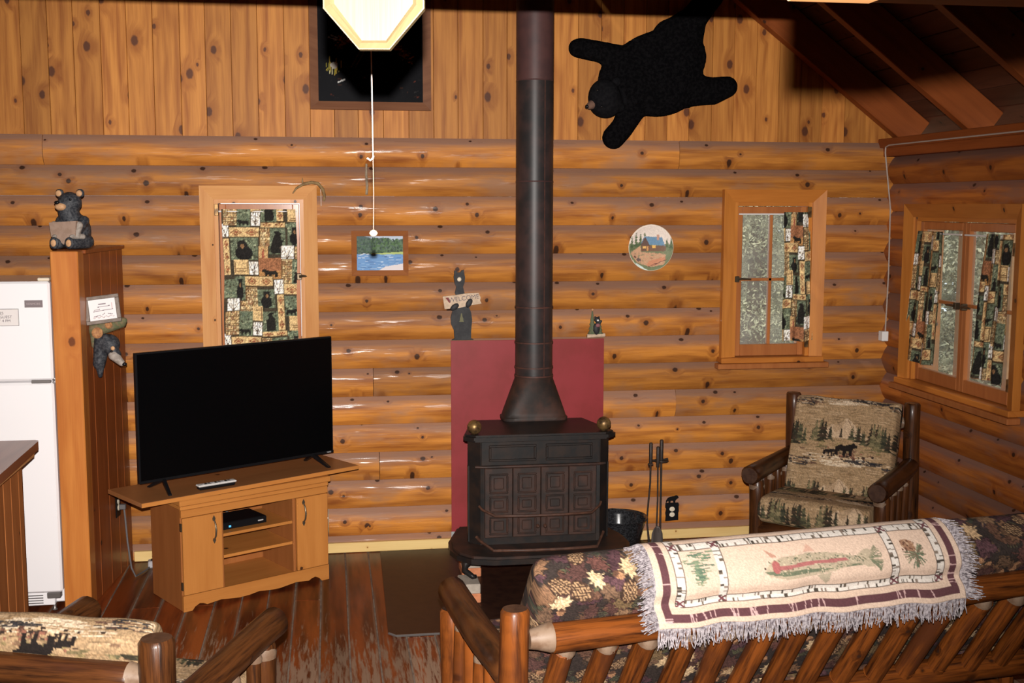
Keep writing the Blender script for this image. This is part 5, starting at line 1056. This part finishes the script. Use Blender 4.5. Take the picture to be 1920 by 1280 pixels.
# wide board on the stand
BANG = math.radians(33.5)
bo = thing('wide_board', 'long brown laminate board lying across the television stand', 'board', loc=(-1.077, -1.098, TH+0.001), rz=BANG)
box('board_slab', 0.0, 1.255, 0.0, 0.385, 0.0, 0.022, 'tvboard', bo, 0.0015); box('front_edging', 0.0, 1.255, -0.0015, 0.0, 0.001, 0.021, 'stand_h', bo)
BZ = TH+0.0235
tv = thing('television', 'large flat black television with a thin bezel standing on splayed feet', 'television', loc=bo.matrix_basis @ Vector((0.070, 0.165, 0.0225)), rz=BANG)
TVW, TVH = 1.135, 0.650
box('housing', 0.0, TVW, 0.004, 0.030, 0.052, 0.052+TVH, 'black', tv, 0.003); box('rear_bulge', 0.15, TVW-0.15, 0.030, 0.068, 0.10, 0.46, 'black', tv, 0.012)
box('screen', 0.008, TVW-0.008, 0.0025, 0.0045, 0.066, 0.052+TVH-0.008, 'screen', tv); box('lower_bezel', 0.0, TVW, 0.001, 0.005, 0.052, 0.066, 'black', tv, 0.001)
text('maker_lettering', 'VIZIO', 0.011, 'silver', tv, Matrix.Translation((TVW-0.032, 0.0006, 0.0555)) @ RX90)
for sx, x0 in ((-1, 0.13), (1, TVW-0.13)):
    prism('foot', [(0.0, 0.060), (0.020, 0.060), (0.128, 0.006), (0.132, 0.0), (0.112, 0.0), (0.0, 0.045)], -0.008, 0.008, 'black', tv, mw=Matrix.Translation((x0, 0.015, 0)) @ Matrix.Rotation(math.radians(-90+12*sx), 4, 'Z'))
    prism('foot', [(0.0, 0.060), (0.020, 0.060), (0.118, 0.006), (0.122, 0.0), (0.102, 0.0), (0.0, 0.045)], -0.008, 0.008, 'black', tv, mw=Matrix.Translation((x0, 0.015, 0)) @ Matrix.Rotation(math.radians(90-12*sx), 4, 'Z'))
rm = thing('remote_control', 'white and black remote control lying on the wide board', 'remote', loc=bo.matrix_basis @ Vector((0.425, 0.058, 0.0225)), rz=BANG-math.radians(3))
box('lower_shell', -0.098, 0.098, -0.020, 0.020, 0.001, 0.020, 'black', rm, 0.006); box('upper_shell', -0.102, 0.104, -0.021, 0.021, 0.017, 0.027, 'remote', rm, 0.004)
for i in range(9): box('button', -0.080+i*0.018, -0.068+i*0.018, -0.010, 0.010, 0.027, 0.029, ('greyplastic', 'black', 'cord_grey')[i % 3], rm, 0.001)

# ------------------------------------------------------------------ fabrics
def forest_img():
    W, H = 220, 130; I = Img(W, H, S(146, 120, 90)); r = random.Random(12)
    for _ in range(300): x, y = r.uniform(0, W), r.uniform(0, H); I.line(x, y, x+r.uniform(8, 30), y+r.uniform(-1, 1), r.uniform(.8, 2), r.choice([S(164, 136, 104), S(124, 98, 70), S(104, 84, 62), S(172, 146, 116)]), .7)
    I.poly([(70, 52), (90, 28), (102, 34), (120, 12), (140, 28), (160, 48), (176, 56), (60, 58)], S(176, 150, 122)); I.poly([(92, 34), (120, 16), (112, 38), (98, 46)], S(156, 130, 102)); I.line(122, 16, 142, 44, 1.5, S(124, 100, 78))
    for _ in range(90): x, y = r.gauss(105, 34), r.uniform(92, 116); I.line(x, y, x+r.uniform(6, 26), y, r.uniform(1, 2.4), r.choice([S(196, 176, 150), S(182, 158, 132), S(204, 186, 162)]), .85)
    for _ in range(2):
        for (x, y, h) in [(4, 70, 44), (14, 78, 54), (24, 72, 42), (36, 76, 36), (60, 62, 40), (70, 68, 52), (80, 64, 44), (90, 62, 30), (134, 58, 30), (148, 62, 38), (160, 66, 30), (176, 68, 50), (188, 76, 58), (200, 70, 46), (212, 76, 40), (50, 66, 26), (112, 56, 20)]:
            x += r.uniform(-3, 3); dk = r.choice([(S(46, 46, 36), S(62, 60, 46)), (S(58, 56, 42), S(84, 80, 58)), (S(90, 84, 60), S(116, 104, 76)), (S(58, 46, 36), S(46, 42, 32))]); I.fir(x, y, h, h*.46, *dk)
    for _ in range(50): I.ell(r.uniform(0, W), r.gauss(76, 5), r.uniform(3, 7), r.uniform(1.2, 2.6), r.choice([S(112, 100, 66), S(96, 70, 54), S(140, 120, 84), S(80, 74, 50)]), 0, 8, .7)
    for _ in range(80): I.ell(r.gauss(122, 26), r.gauss(93, 4), r.uniform(1.5, 4.4), r.uniform(1, 2.6), r.choice([S(92, 64, 52), S(52, 40, 34), S(172, 144, 112), S(124, 82, 66)]), 0, 8)
    I.bear(126, 92, 23, S(30, 24, 22), 1); I.bear(92, 94, 12, S(30, 24, 22), 1)
    for _ in range(44): x = r.uniform(120, 190); I.line(x, r.uniform(99, 109), x+r.uniform(8, 24), r.uniform(99, 109), 1.5, r.choice([S(34, 34, 40), S(56, 52, 50), S(80, 66, 54)]), .85)
    for _ in range(50): x = r.uniform(-20, 50); y = r.uniform(104, 120); I.line(x, y, x+r.uniform(8, 24), y+2, 1.6, r.choice([S(36, 36, 42), S(56, 52, 50), S(196, 176, 150), S(88, 62, 50), S(40, 34, 30)]), .85)
    I.speckle(.16); return I
def leaf_img():
    W, H = 300, 200; I = Img(W, H, S(50, 40, 36)); r = random.Random(21)
    def rot(pts, x, y, k, a): c, s_ = math.cos(a), math.sin(a); return [(x+k*(p[0]*c-p[1]*s_), y+k*(p[0]*s_+p[1]*c)) for p in pts]
    maple = [(0, 1.0), (.12, .55), (.5, .72), (.42, .42), (.95, .35), (.7, .12), (.82, -.2), (.4, -.12), (.22, -.45), (.05, -.3), (.03, -.85), (-.03, -.85), (-.05, -.3), (-.22, -.45), (-.4, -.12), (-.82, -.2), (-.7, .12), (-.95, .35), (-.42, .42), (-.5, .72), (-.12, .55)]
    oak = [(0, 1.1), (.2, .9), (.38, .75), (.25, .5), (.5, .35), (.3, .1), (.48, -.15), (.22, -.35), (.3, -.6), (0, -.9), (-.3, -.6), (-.22, -.35), (-.48, -.15), (-.3, .1), (-.5, .35), (-.25, .5), (-.38, .75), (-.2, .9)]
    def leafs(n, shape, cols, k0, k1, vein):
        for _ in range(n):
            x, y, k, a = r.uniform(0, W), r.uniform(0, H), r.uniform(k0, k1), r.uniform(0, 6.28); c = r.choice(cols)
            I.poly(rot([(p[0]*1.08, p[1]*1.08) for p in shape], x, y, k, a), tuple(q*.45 for q in c)); I.poly(rot(shape, x, y, k, a), c)
            for e in ((0, .85), (.62, .25), (-.62, .25), (.45, -.1), (-.45, -.1)):
                q = rot([(0, -.4), e], x, y, k, a); I.line(*q[0], *q[1], .9, tuple(v*.72 for v in c), .8)
    for _ in range(150):
        x, y, a = r.uniform(0, W), r.uniform(0, H), r.uniform(0, 6.28); c = r.choice([S(76, 74, 52), S(58, 58, 46), S(84, 62, 44), S(62, 44, 48)])
        for d in np.linspace(-.7, .7, 6): I.line(x, y, x+12*math.cos(a+d), y+12*math.sin(a+d), 1, c)
    leafs(110, oak, [S(96, 64, 48), S(84, 54, 58), S(104, 76, 56), S(74, 46, 50)], 10, 15, 1); leafs(95, maple, [S(122, 86, 60), S(96, 58, 50), S(132, 98, 70), S(82, 52, 46), S(112, 88, 58)], 11, 17, 1)
    for _ in range(34):      # cones
        x, y, a = r.uniform(0, W), r.uniform(0, H), r.uniform(0, 6.28); I.ell(x, y, 11, 8, S(60, 40, 30), a)
        for i in range(-4, 5):
            for j in range(-2, 3):
                u, v = i*2.3, j*2.7+(i % 2)*1.3
                if (u/10)**2+(v/7)**2 < .95: I.ell(x+u*math.cos(a)-v*math.sin(a), y+u*math.sin(a)+v*math.cos(a), 1.2, 0.9, S(158, 122, 86), a, 7)
    for _ in range(40): x, y, a = r.uniform(0, W), r.uniform(0, H), r.uniform(0, 6.28); I.ell(x, y, 5, 3.6, S(164, 116, 80), a, 12); I.ell(x+3*math.cos(a), y+3*math.sin(a), 2.6, 3.8, S(92, 62, 46), a, 10)
    leafs(26, maple, [S(204, 170, 126), S(190, 154, 112), S(210, 176, 132)], 8, 12, 1)
    g = I.a.mean(-1, keepdims=True); I.a = np.clip((I.a*0.90+g*0.10)*0.90 + 0.015, 0, 1); I.speckle(.2); return I
FOREST, LEAF = forest_img(), leaf_img()
def cushion(name, L, H, T, img, pxm, parent, mw, res=0.005, off=(0, 0), sag=0.0, fine=1.0):
    """soft box cushion: x length, z height, y thickness, origin at its centre"""
    r = min(T*0.36, 0.05); hh, tt = H/2, T/2; prof = []
    def arc(cx, cz, a0, n=7): 
        for i in range(n): a = a0+math.pi/2*i/(n-1); prof.append((cx+r*math.cos(a), cz+r*math.sin(a)))
    arc(tt-r, hh-r, 0); arc(-tt+r, hh-r, math.pi/2); arc(-tt+r, -hh+r, math.pi); arc(tt-r, -hh+r, 1.5*math.pi); prof.append(prof[0])
    P = np.array(prof); d = np.r_[0, np.cumsum(np.hypot(*np.diff(P, axis=0).T))]; n = max(24, int(d[-1]/res)); sN = np.linspace(0, d[-1], n, endpoint=False)
    py, pz = np.interp(sN, d, P[:, 0]), np.interp(sN, d, P[:, 1])
    nx = max(12, int(L/res)); u = np.linspace(-1, 1, nx); f = (1-np.abs(u)**44)**(1/2.2); f[0] = f[-1] = 0.0
    bulge = 1 + 0.10*(1-(pz/hh)**2)
    Yv = np.outer(f, py*bulge)*(1+0.05*np.cos(u*2.0))[:, None]; Zv = np.outer(0.965+0.035*f, pz) + (sag*np.cos(u*math.pi/2)*-1)[:, None]*0 ; Xv = np.repeat((u*L/2)[:, None], n, 1)
    Zv += 0.003*np.sin(u*7)[:, None]*(pz > hh*0.8)[None, :]
    # image: z upward on both broad faces, shifted around the perimeter
    mid = sN[np.argmin(np.where(py < 0, np.abs(pz), 9))]
    C = img.get(off[0] + Xv/pxm, off[1] + np.repeat((sN-mid)[None, :], nx, 0)/pxm)
    V = np.stack([Xv, Yv, Zv], -1).transpose(1, 0, 2)
    o = colour_grid(name, V, C.transpose(1, 0, 2), 'cloth', parent, mw, wrap_u=True)
    return o

# ------------------------------------------------------------------ log armchairs
def armchair(label, origin, fwd_angle, W, post_h, arm_h, depth, mat, back_off=(0, 0), k=1.0):
    """local x to the sitter's right, y forward, origin midway between the rear posts"""
    t = thing('log_armchair', label, 'armchair', loc=origin, rz=fwd_angle-math.pi/2, group='log armchairs with bear-scene cushions')
    h = W/2
    for sx in (-1, 1):
        flog('rear_post', (sx*h, 0, 0), (sx*h, 0, post_h), 0.044*k, 0.042*k, mat, t); flog('front_post', (sx*h, depth-0.10, 0), (sx*h, depth-0.10, arm_h-0.035), 0.043, 0.040, mat, t)
        flog('arm', (sx*h, 0.02, arm_h+0.02), (sx*h*1.02, depth, arm_h), 0.046, 0.052, mat, t)
        flog('side_rail', (sx*h, 0.03, 0.20), (sx*h, depth-0.12, 0.20), 0.035, 0.035, mat, t)
        for q in range(4):
            y = 0.12+q*(depth-0.30)/3.0; s_ = flog('side_slat', (sx*h, y, 0.20), (sx*h, y, arm_h-0.01), 0.024, 0.024, mat, t, 10)
            lathe('tenon', [(0.0245, 0), (0.0255, 0.012), (0.015, 0.05)], 'tenon', t, 12, (sx*h, y, arm_h-0.070))
        tn = lathe('post_tenon', [(0.041, 0), (0.043, 0.02), (0.028, 0.055)], 'tenon', t, 16, (sx*h, depth-0.10, arm_h-0.085))
    flog('front_rail', (-h+0.02, depth-0.10, 0.285), (h-0.02, depth-0.10, 0.285), 0.042, 0.042, mat, t)
    flog('rear_rail', (-h+0.02, 0.22, 0.30), (h-0.02, 0.22, 0.30), 0.038, 0.038, mat, t)
    flog('top_rail', (-h+0.075, 0.0, post_h-0.115), (h-0.075, 0.0, post_h-0.115), 0.044, 0.044, mat, t)
    for sx in (-1, 1): lathe('rail_tenon', [(0.026, 0), (0.030, 0.02), (0.043, 0.055)], 'tenon', t, 16, mw=align_x((sx*(h-0.028), 0, post_h-0.115), (0, 0, post_h-0.115)) @ Matrix.Rotation(math.pi/2, 4, 'Y'))
    for q in range(4):
        x = -h+0.15+q*(W-0.30)/3; flog('back_slat', (x, 0.02, post_h-0.15), (x, 0.21, 0.32), 0.027, 0.027, mat, t, 10)
    CL, CH, CT = W-0.09, post_h-0.375, 0.135
    la = math.radians(19)
    cushion('back_cushion', CL, CH+0.02, CT, FOREST, 0.0026, t, Matrix.Translation((0, 0.145, 0.375+CH/2)) @ Matrix.Rotation(la, 4, 'X') @ Matrix.Rotation(math.pi, 4, 'Z'), 0.0042, (112+back_off[0], 82+back_off[1]))
    SD = depth-0.13
    cushion('seat_cushion', CL+0.02, SD, 0.14, FOREST, 0.0026, t, Matrix.Translation((0, 0.12+SD/2, 0.395)) @ Matrix.Rotation(math.radians(90+3), 4, 'X') @ Matrix.Rotation(math.pi, 4, 'Z'), 0.0055, (40, 60))
    return t
fa = math.atan2(-0.747, -0.664)
armchair('dark log armchair in the room corner, its cushions printed with bears and firs', ((2.46+2.955)/2, (-0.455-0.896)/2, 0), fa, 0.665, 0.95, 0.585, 0.66, 'flog_dark')
na_ = math.radians(90-18.6); rgt = Vector((math.cos(na_-math.pi/2), math.sin(na_-math.pi/2), 0)); npost = Vector((-0.640, -3.665, 0))
armchair('dark log armchair facing the television, turned away beside the counter', npost-rgt*0.335, na_, 0.67, 0.87, 0.615, 0.83, 'flog_dark', (0, 14), 1.16)

# ------------------------------------------------------------------ log sofa seen from behind
SA = math.radians(8.3)
so = thing('log_sofa', 'long log-frame sofa seen from behind with leaf and pine-cone print cushions', 'sofa', loc=(0.336, -3.585, 0), rz=SA)
SW = 2.05
for x in (0.0, SW):
    flog('rear_post', (x, 0, 0), (x, 0, 0.87), 0.045, 0.0425, 'flog', so, 20); flog('front_post', (x+0.02, 0.80, 0), (x+0.02, 0.80, 0.60), 0.044, 0.042, 'flog', so)
    flog('arm', (x, 0.03, 0.655), (x+0.035, 0.90, 0.635), 0.050, 0.052, 'flog_dark', so, 18); flog('side_rail', (x, 0.03, 0.20), (x+0.02, 0.78, 0.20), 0.036, 0.036, 'flog', so)
    for q in range(5):
        y = 0.12+q*0.145; flog('side_slat', (x+0.005+0.02*q/5, y, 0.20), (x+0.005+0.03*q/5, y, 0.63), 0.027, 0.027, 'flog', so, 12)
        lathe('tenon', [(0.0275, 0), (0.0285, 0.012), (0.018, 0.05)], 'tenon', so, 12, (x+0.005+0.03*q/5, y, 0.555))
RZ0 = 0.775
flog('top_rail', (0.108, 0.0, RZ0), (SW-0.108, 0.0, RZ0), 0.044, 0.044, 'flog', so, 20, dome=0.1)
for sx, x in ((1, 0.040), (-1, SW-0.040)): lathe('rail_tenon', [(0.028, 0), (0.033, 0.025), (0.0445, 0.062), (0.0445, 0.070)], 'tenon', so, 20, mw=align_x((x, 0, RZ0), (x+sx, 0, RZ0)) @ Matrix.Rotation(math.pi/2, 4, 'Y'))
BR = (0.275, 0.375)
flog('bottom_rail', (0.03, BR[0], BR[1]), (SW-0.03, BR[0], BR[1]), 0.046, 0.046, 'flog', so, 18); flog('front_rail', (0.03, 0.80, 0.30), (SW-0.03, 0.80, 0.30), 0.046, 0.046, 'flog', so)
sdir = Vector((0, BR[0], BR[1]-RZ0)).normalized()
for q in range(14):
    x = 0.165+q*0.1335
    if x > SW-0.1: break
    p0 = Vector((x, 0, RZ0)) + sdir*0.062; p1 = Vector((x, BR[0], BR[1])) - sdir*0.03
    flog('back_slat', p0, p1, 0.0335, 0.0335, 'flog', so, 14, dome=0.1)
    lathe('slat_tenon', [(0.018, 0.0), (0.0225, 0.008), (0.0345, 0.036), (0.0345, 0.046)], 'tenon', so, 14, mw=align_x(Vector((x, 0, RZ0)) + sdir*0.030, p1) @ Matrix.Rotation(math.pi/2, 4, 'Y'))
    lathe('slat_tenon', [(0.018, 0.0), (0.0225, 0.008), (0.0335, 0.028)], 'flog', so, 14, mw=align_x(p1 + sdir*0.004, p0) @ Matrix.Rotation(math.pi/2, 4, 'Y'))
# back cushion lies on the slats and stands above the rail
nrm2 = Vector((0, -sdir.z, sdir.y)); nrm2 = nrm2 if nrm2.y > 0 else -nrm2      # towards the sitter
la2 = math.atan2(BR[0], RZ0-BR[1])
CB_T, CB_H, CB_L = 0.17, 0.605, 1.93
ctr = Vector((SW/2+0.01, BR[0], BR[1])) - sdir*(CB_H/2+0.015) + nrm2*(0.038+CB_T/2*1.06)
MB = Matrix.Translation(ctr) @ Matrix.Rotation(la2, 4, 'X')
cushion('back_cushion', CB_L, CB_H, CB_T, LEAF, 0.0036, so, MB, 0.0036, (140, 60))
tube('cushion_piping', [MB @ Vector((x, -CB_T*0.40, CB_H/2-0.022)) for x in np.linspace(-CB_L/2+0.05, CB_L/2-0.05, 30)], 0.004, 'logend', so, 6)
cushion('seat_cushion', CB_L, 0.58, 0.15, LEAF, 0.0036, so, Matrix.Translation((SW/2+0.01, 0.60, 0.435)) @ Matrix.Rotation(math.radians(94), 4, 'X'), 0.008, (0, 0))

# ------------------------------------------------------------------ woven throw over the sofa back
def throw_img():
    W, H = 360, 200; I = Img(W, H, S(212, 184, 163), False); r = random.Random(4)      # y=0 front/far edge ; y=H hem behind the sofa
    pl = S(92, 58, 62)
    def band(x0, y0, x1, y1, hor):
        I.rect(x0, y0, x1, y1, pl); n = int(((x1-x0) if hor else (y1-y0))/11)
        for _ in range(n):
            p = r.uniform(0, 1)
            if hor: x = x0+(x1-x0)*p; I.line(x, y0, x+r.uniform(-2, 3), y1, r.choice([.8, 1.4]), S(196, 160, 156))
            else: y = y0+(y1-y0)*p; I.line(x0, y, x1, y+r.uniform(-2, 3), r.choice([.8, 1.4]), S(196, 160, 156))
    band(8, H-14, W-8, H-6, True); band(8, 0, 16, H-6, False); band(W-16, 0, W-8, H-6, False)
    def birch(x0, y0, x1, y1, wd=10):
        d = math.hypot(x1-x0, y1-y0); ux, uy = (x1-x0)/d, (y1-y0)/d
        I.line(x0, y0, x1, y1, wd, S(92, 78, 70)); I.line(x0, y0, x1, y1, wd-2.4, S(216, 206, 196))
        for _ in range(int(d/4)):
            q = r.uniform(0, d); s_ = r.choice((-1, 1)); cx, cy = x0+ux*q-uy*s_*wd*.25, y0+uy*q+ux*s_*wd*.25; I.line(cx-uy*2.2, cy+ux*2.2, cx+uy*2.2, cy-ux*2.2, r.uniform(1, 2.4), r.choice([S(96, 84, 72), S(70, 62, 54), S(128, 112, 100)]))
    yb, yt, x0, x1, xa, xb = H-27, 110, 28, W-28, 76, W-84
    for (a, b, c, d) in ((x0, yb, x1, yb), (x0, yt, x1, yt), (x0, yt-60, x0, yb+4), (x1, yt-60, x1, yb+4), (xa, yt-4, xa, yb+4), (xb, yt-4, xb, yb+4)): birch(a, b, c, d)
    for (x, y) in ((xa, yb), (xb, yb), (x0, yb), (x1, yb), (xa, yt), (xb, yt), (x1, yt), (x0, yt)):
        for a in (0.7, -0.7): I.line(x-6*math.cos(a), y-6*math.sin(a), x+6*math.cos(a), y+6*math.sin(a), 2.2, S(104, 62, 66))
    # trout
    fx, fy, fk = 178, 143, 1.08
    body = [(-52, 4), (-44, -4), (-30, -9), (0, -11), (30, -8), (50, -3), (62, -10), (68, -8), (64, 0), (68, 9), (60, 8), (48, 3), (24, 9), (0, 12), (-28, 12), (-46, 9)]
    I.poly([(fx+p[0]*fk, fy+p[1]*fk) for p in body], S(176, 160, 136)); I.poly([(fx+p[0]*fk, fy+abs(p[1])*.72*fk+1) for p in body[:1]+body[10:]], S(104, 110, 88))
    for _ in range(330):
        x = r.uniform(-46, 64); y = r.uniform(-10, 11)
        if abs(y) < 11-abs(x)*.12: I.ell(fx+x*fk, fy+y*fk, 1.0, .9, r.choice([S(150, 140, 116), S(92, 100, 80), S(196, 180, 152), S(124, 116, 92)]), 0, 6)
    I.poly([(fx-38, fy-1), (fx+42, fy-3), (fx+44, fy), (fx-38, fy+3)], S(164, 92, 92), .85); I.ell(fx-42, fy, 4.5, 6, S(164, 96, 92)); I.ell(fx-55, fy+1, 1.5, 1.5, S(60, 50, 44))
    I.poly([(fx-6, fy-13), (fx+2, fy-23), (fx+8, fy-13)], S(196, 150, 130), .7); I.poly([(fx-44, fy-9), (fx-50, fy-20), (fx-38, fy-12)], S(170, 120, 100), .7); I.poly([(fx+4, fy+13), (fx+16, fy+23), (fx+22, fy+11)], S(160, 150, 126), .8)
    for _ in range(40): a = r.uniform(-.5, .5); I.line(fx+68, fy, fx+68+16*math.cos(a*1.6), fy+20*math.sin(a*1.6), .9, r.choice([S(112, 116, 92), S(150, 140, 116)]))
    for _ in range(80):      # hemlock sprig
        q = r.random(); x = 52+r.gauss(0, 9*(1-q)+1.2); y = 118+q*34; I.line(x-4, y, x+4, y+r.uniform(-1, 2), 1.3, r.choice([S(102, 122, 98), S(126, 138, 110), S(86, 106, 88)]), .9)
    for _ in range(46): a = r.uniform(0, 6.28); I.line(xb+28, 144, xb+28+r.uniform(9, 17)*math.cos(a), 144+r.uniform(9, 17)*math.sin(a), 1.2, r.choice([S(96, 106, 84), S(128, 130, 104), S(110, 96, 78)]))
    I.ell(xb+22, 134, 9, 7, S(150, 112, 88), .5)
    for i in range(24): I.ell(xb+22+r.uniform(-8, 8), 134+r.uniform(-6, 6), 1.2, 1, r.choice([S(100, 70, 56), S(184, 152, 122)]), 0, 6)
    I.a *= 0.88; I.speckle(.07); return I
TI = throw_img()
th = thing('woven_throw', 'cream woven throw with trout and birch-log border draped over the sofa back', 'throw', loc=so.location, rz=SA)
th_x0, th_x1 = 0.415, 1.475
# section across the sofa back, from the front of the cushion over its top, down its rear face and over the rail
def MBv(y, z): q = MB @ Vector((0, y, z)); return (q.y, q.z)
e = 0.010; yb_ = -CB_T/2*1.10-e; yf_ = CB_T/2*1.05+e; zt_ = CB_H/2+e
sec = [MBv(yf_, zt_-0.16), MBv(yf_, zt_-0.06), MBv(yf_-0.025, zt_-0.012), MBv(yf_*0.4, zt_+0.004), MBv(0, zt_+0.006), MBv(yb_*0.55, zt_-0.004), MBv(yb_*0.96, zt_-0.030), MBv(yb_*1.02, zt_-0.065), (-0.022, RZ0+0.058), (-0.052, RZ0+0.030), (-0.058, RZ0-0.004)]
P = np.array(sec)
for _ in range(3):      # Chaikin smoothing
    Q = np.empty((2*len(P)-2+2, 2)); Q[0] = P[0]; Q[-1] = P[-1]; Q[1:-1:2] = P[:-1]*.75+P[1:]*.25; Q[2:-1:2] = P[:-1]*.25+P[1:]*.75; P = Q
d = np.r_[0, np.cumsum(np.hypot(*np.diff(P, axis=0).T))]; LT = d[-1]
nx, ns = 340, int(LT/0.0031); U, V = np.meshgrid(np.linspace(0, 1, nx), np.linspace(0, 1, ns), indexing='ij')
sy, sz = np.interp(V*LT, d, P[:, 0]), np.interp(V*LT, d, P[:, 1])
wav = 0.004*np.sin(U*23+V*3)+0.003*np.sin(U*41)
Xt = th_x0 + (th_x1-th_x0)*U + 0.030*(V-0.5)*1.0 + 0.010*np.sin(V*5)*(1-U)
lift = 0.003+0.003*np.sin(U*17+1)*V
P3 = np.stack([Xt, sy-lift+wav*V*0.5, sz+wav*0.6*np.clip(V*1.4-0.4, 0, 1) + 0.014*(1-U)*np.clip(V*3-2.2, 0, 1) + lift*0.5], -1)
colour_grid('cloth', P3, TI.get(U*359, 200-(1-V)*LT/0.00295), 'cloth', th).modifiers.new('thick', 'SOLIDIFY').thickness = 0.003
# fringe of yarn on the three hems that show
bm = bmesh.new(); fr_ = random.Random(6)
def strand(p, dr, L):
    p = Vector(p); a = p+dr*L*.5+Vector((fr_.uniform(-.006, .006), fr_.uniform(-.004, .004), fr_.uniform(-.003, .003))); b = p+dr*L+Vector((fr_.uniform(-.012, .012), fr_.uniform(-.006, .002), fr_.uniform(-.008, .008)))
    addtube(bm, [p, a, b], [0.0021, 0.0019, 0.0013], 4, False)
for i in range(330):
    u = int((nx-1)*i/329); strand(P3[u, -1], Vector((fr_.uniform(-.15, .05), -0.06, -1)).normalized(), fr_.uniform(.045, .062))
for side, sg in ((0, -1), (nx-1, 1)):
    for i in range(150):
        v = int((ns-1)*(0.22+0.78*i/149)); strand(P3[side, v]+np.array([0, -0.003, 0.003]), Vector((sg, -0.25, -0.25)).normalized(), fr_.uniform(.04, .058))
tag(fin(bm, 'fringe', 'fringe', th, False), kind='stuff')
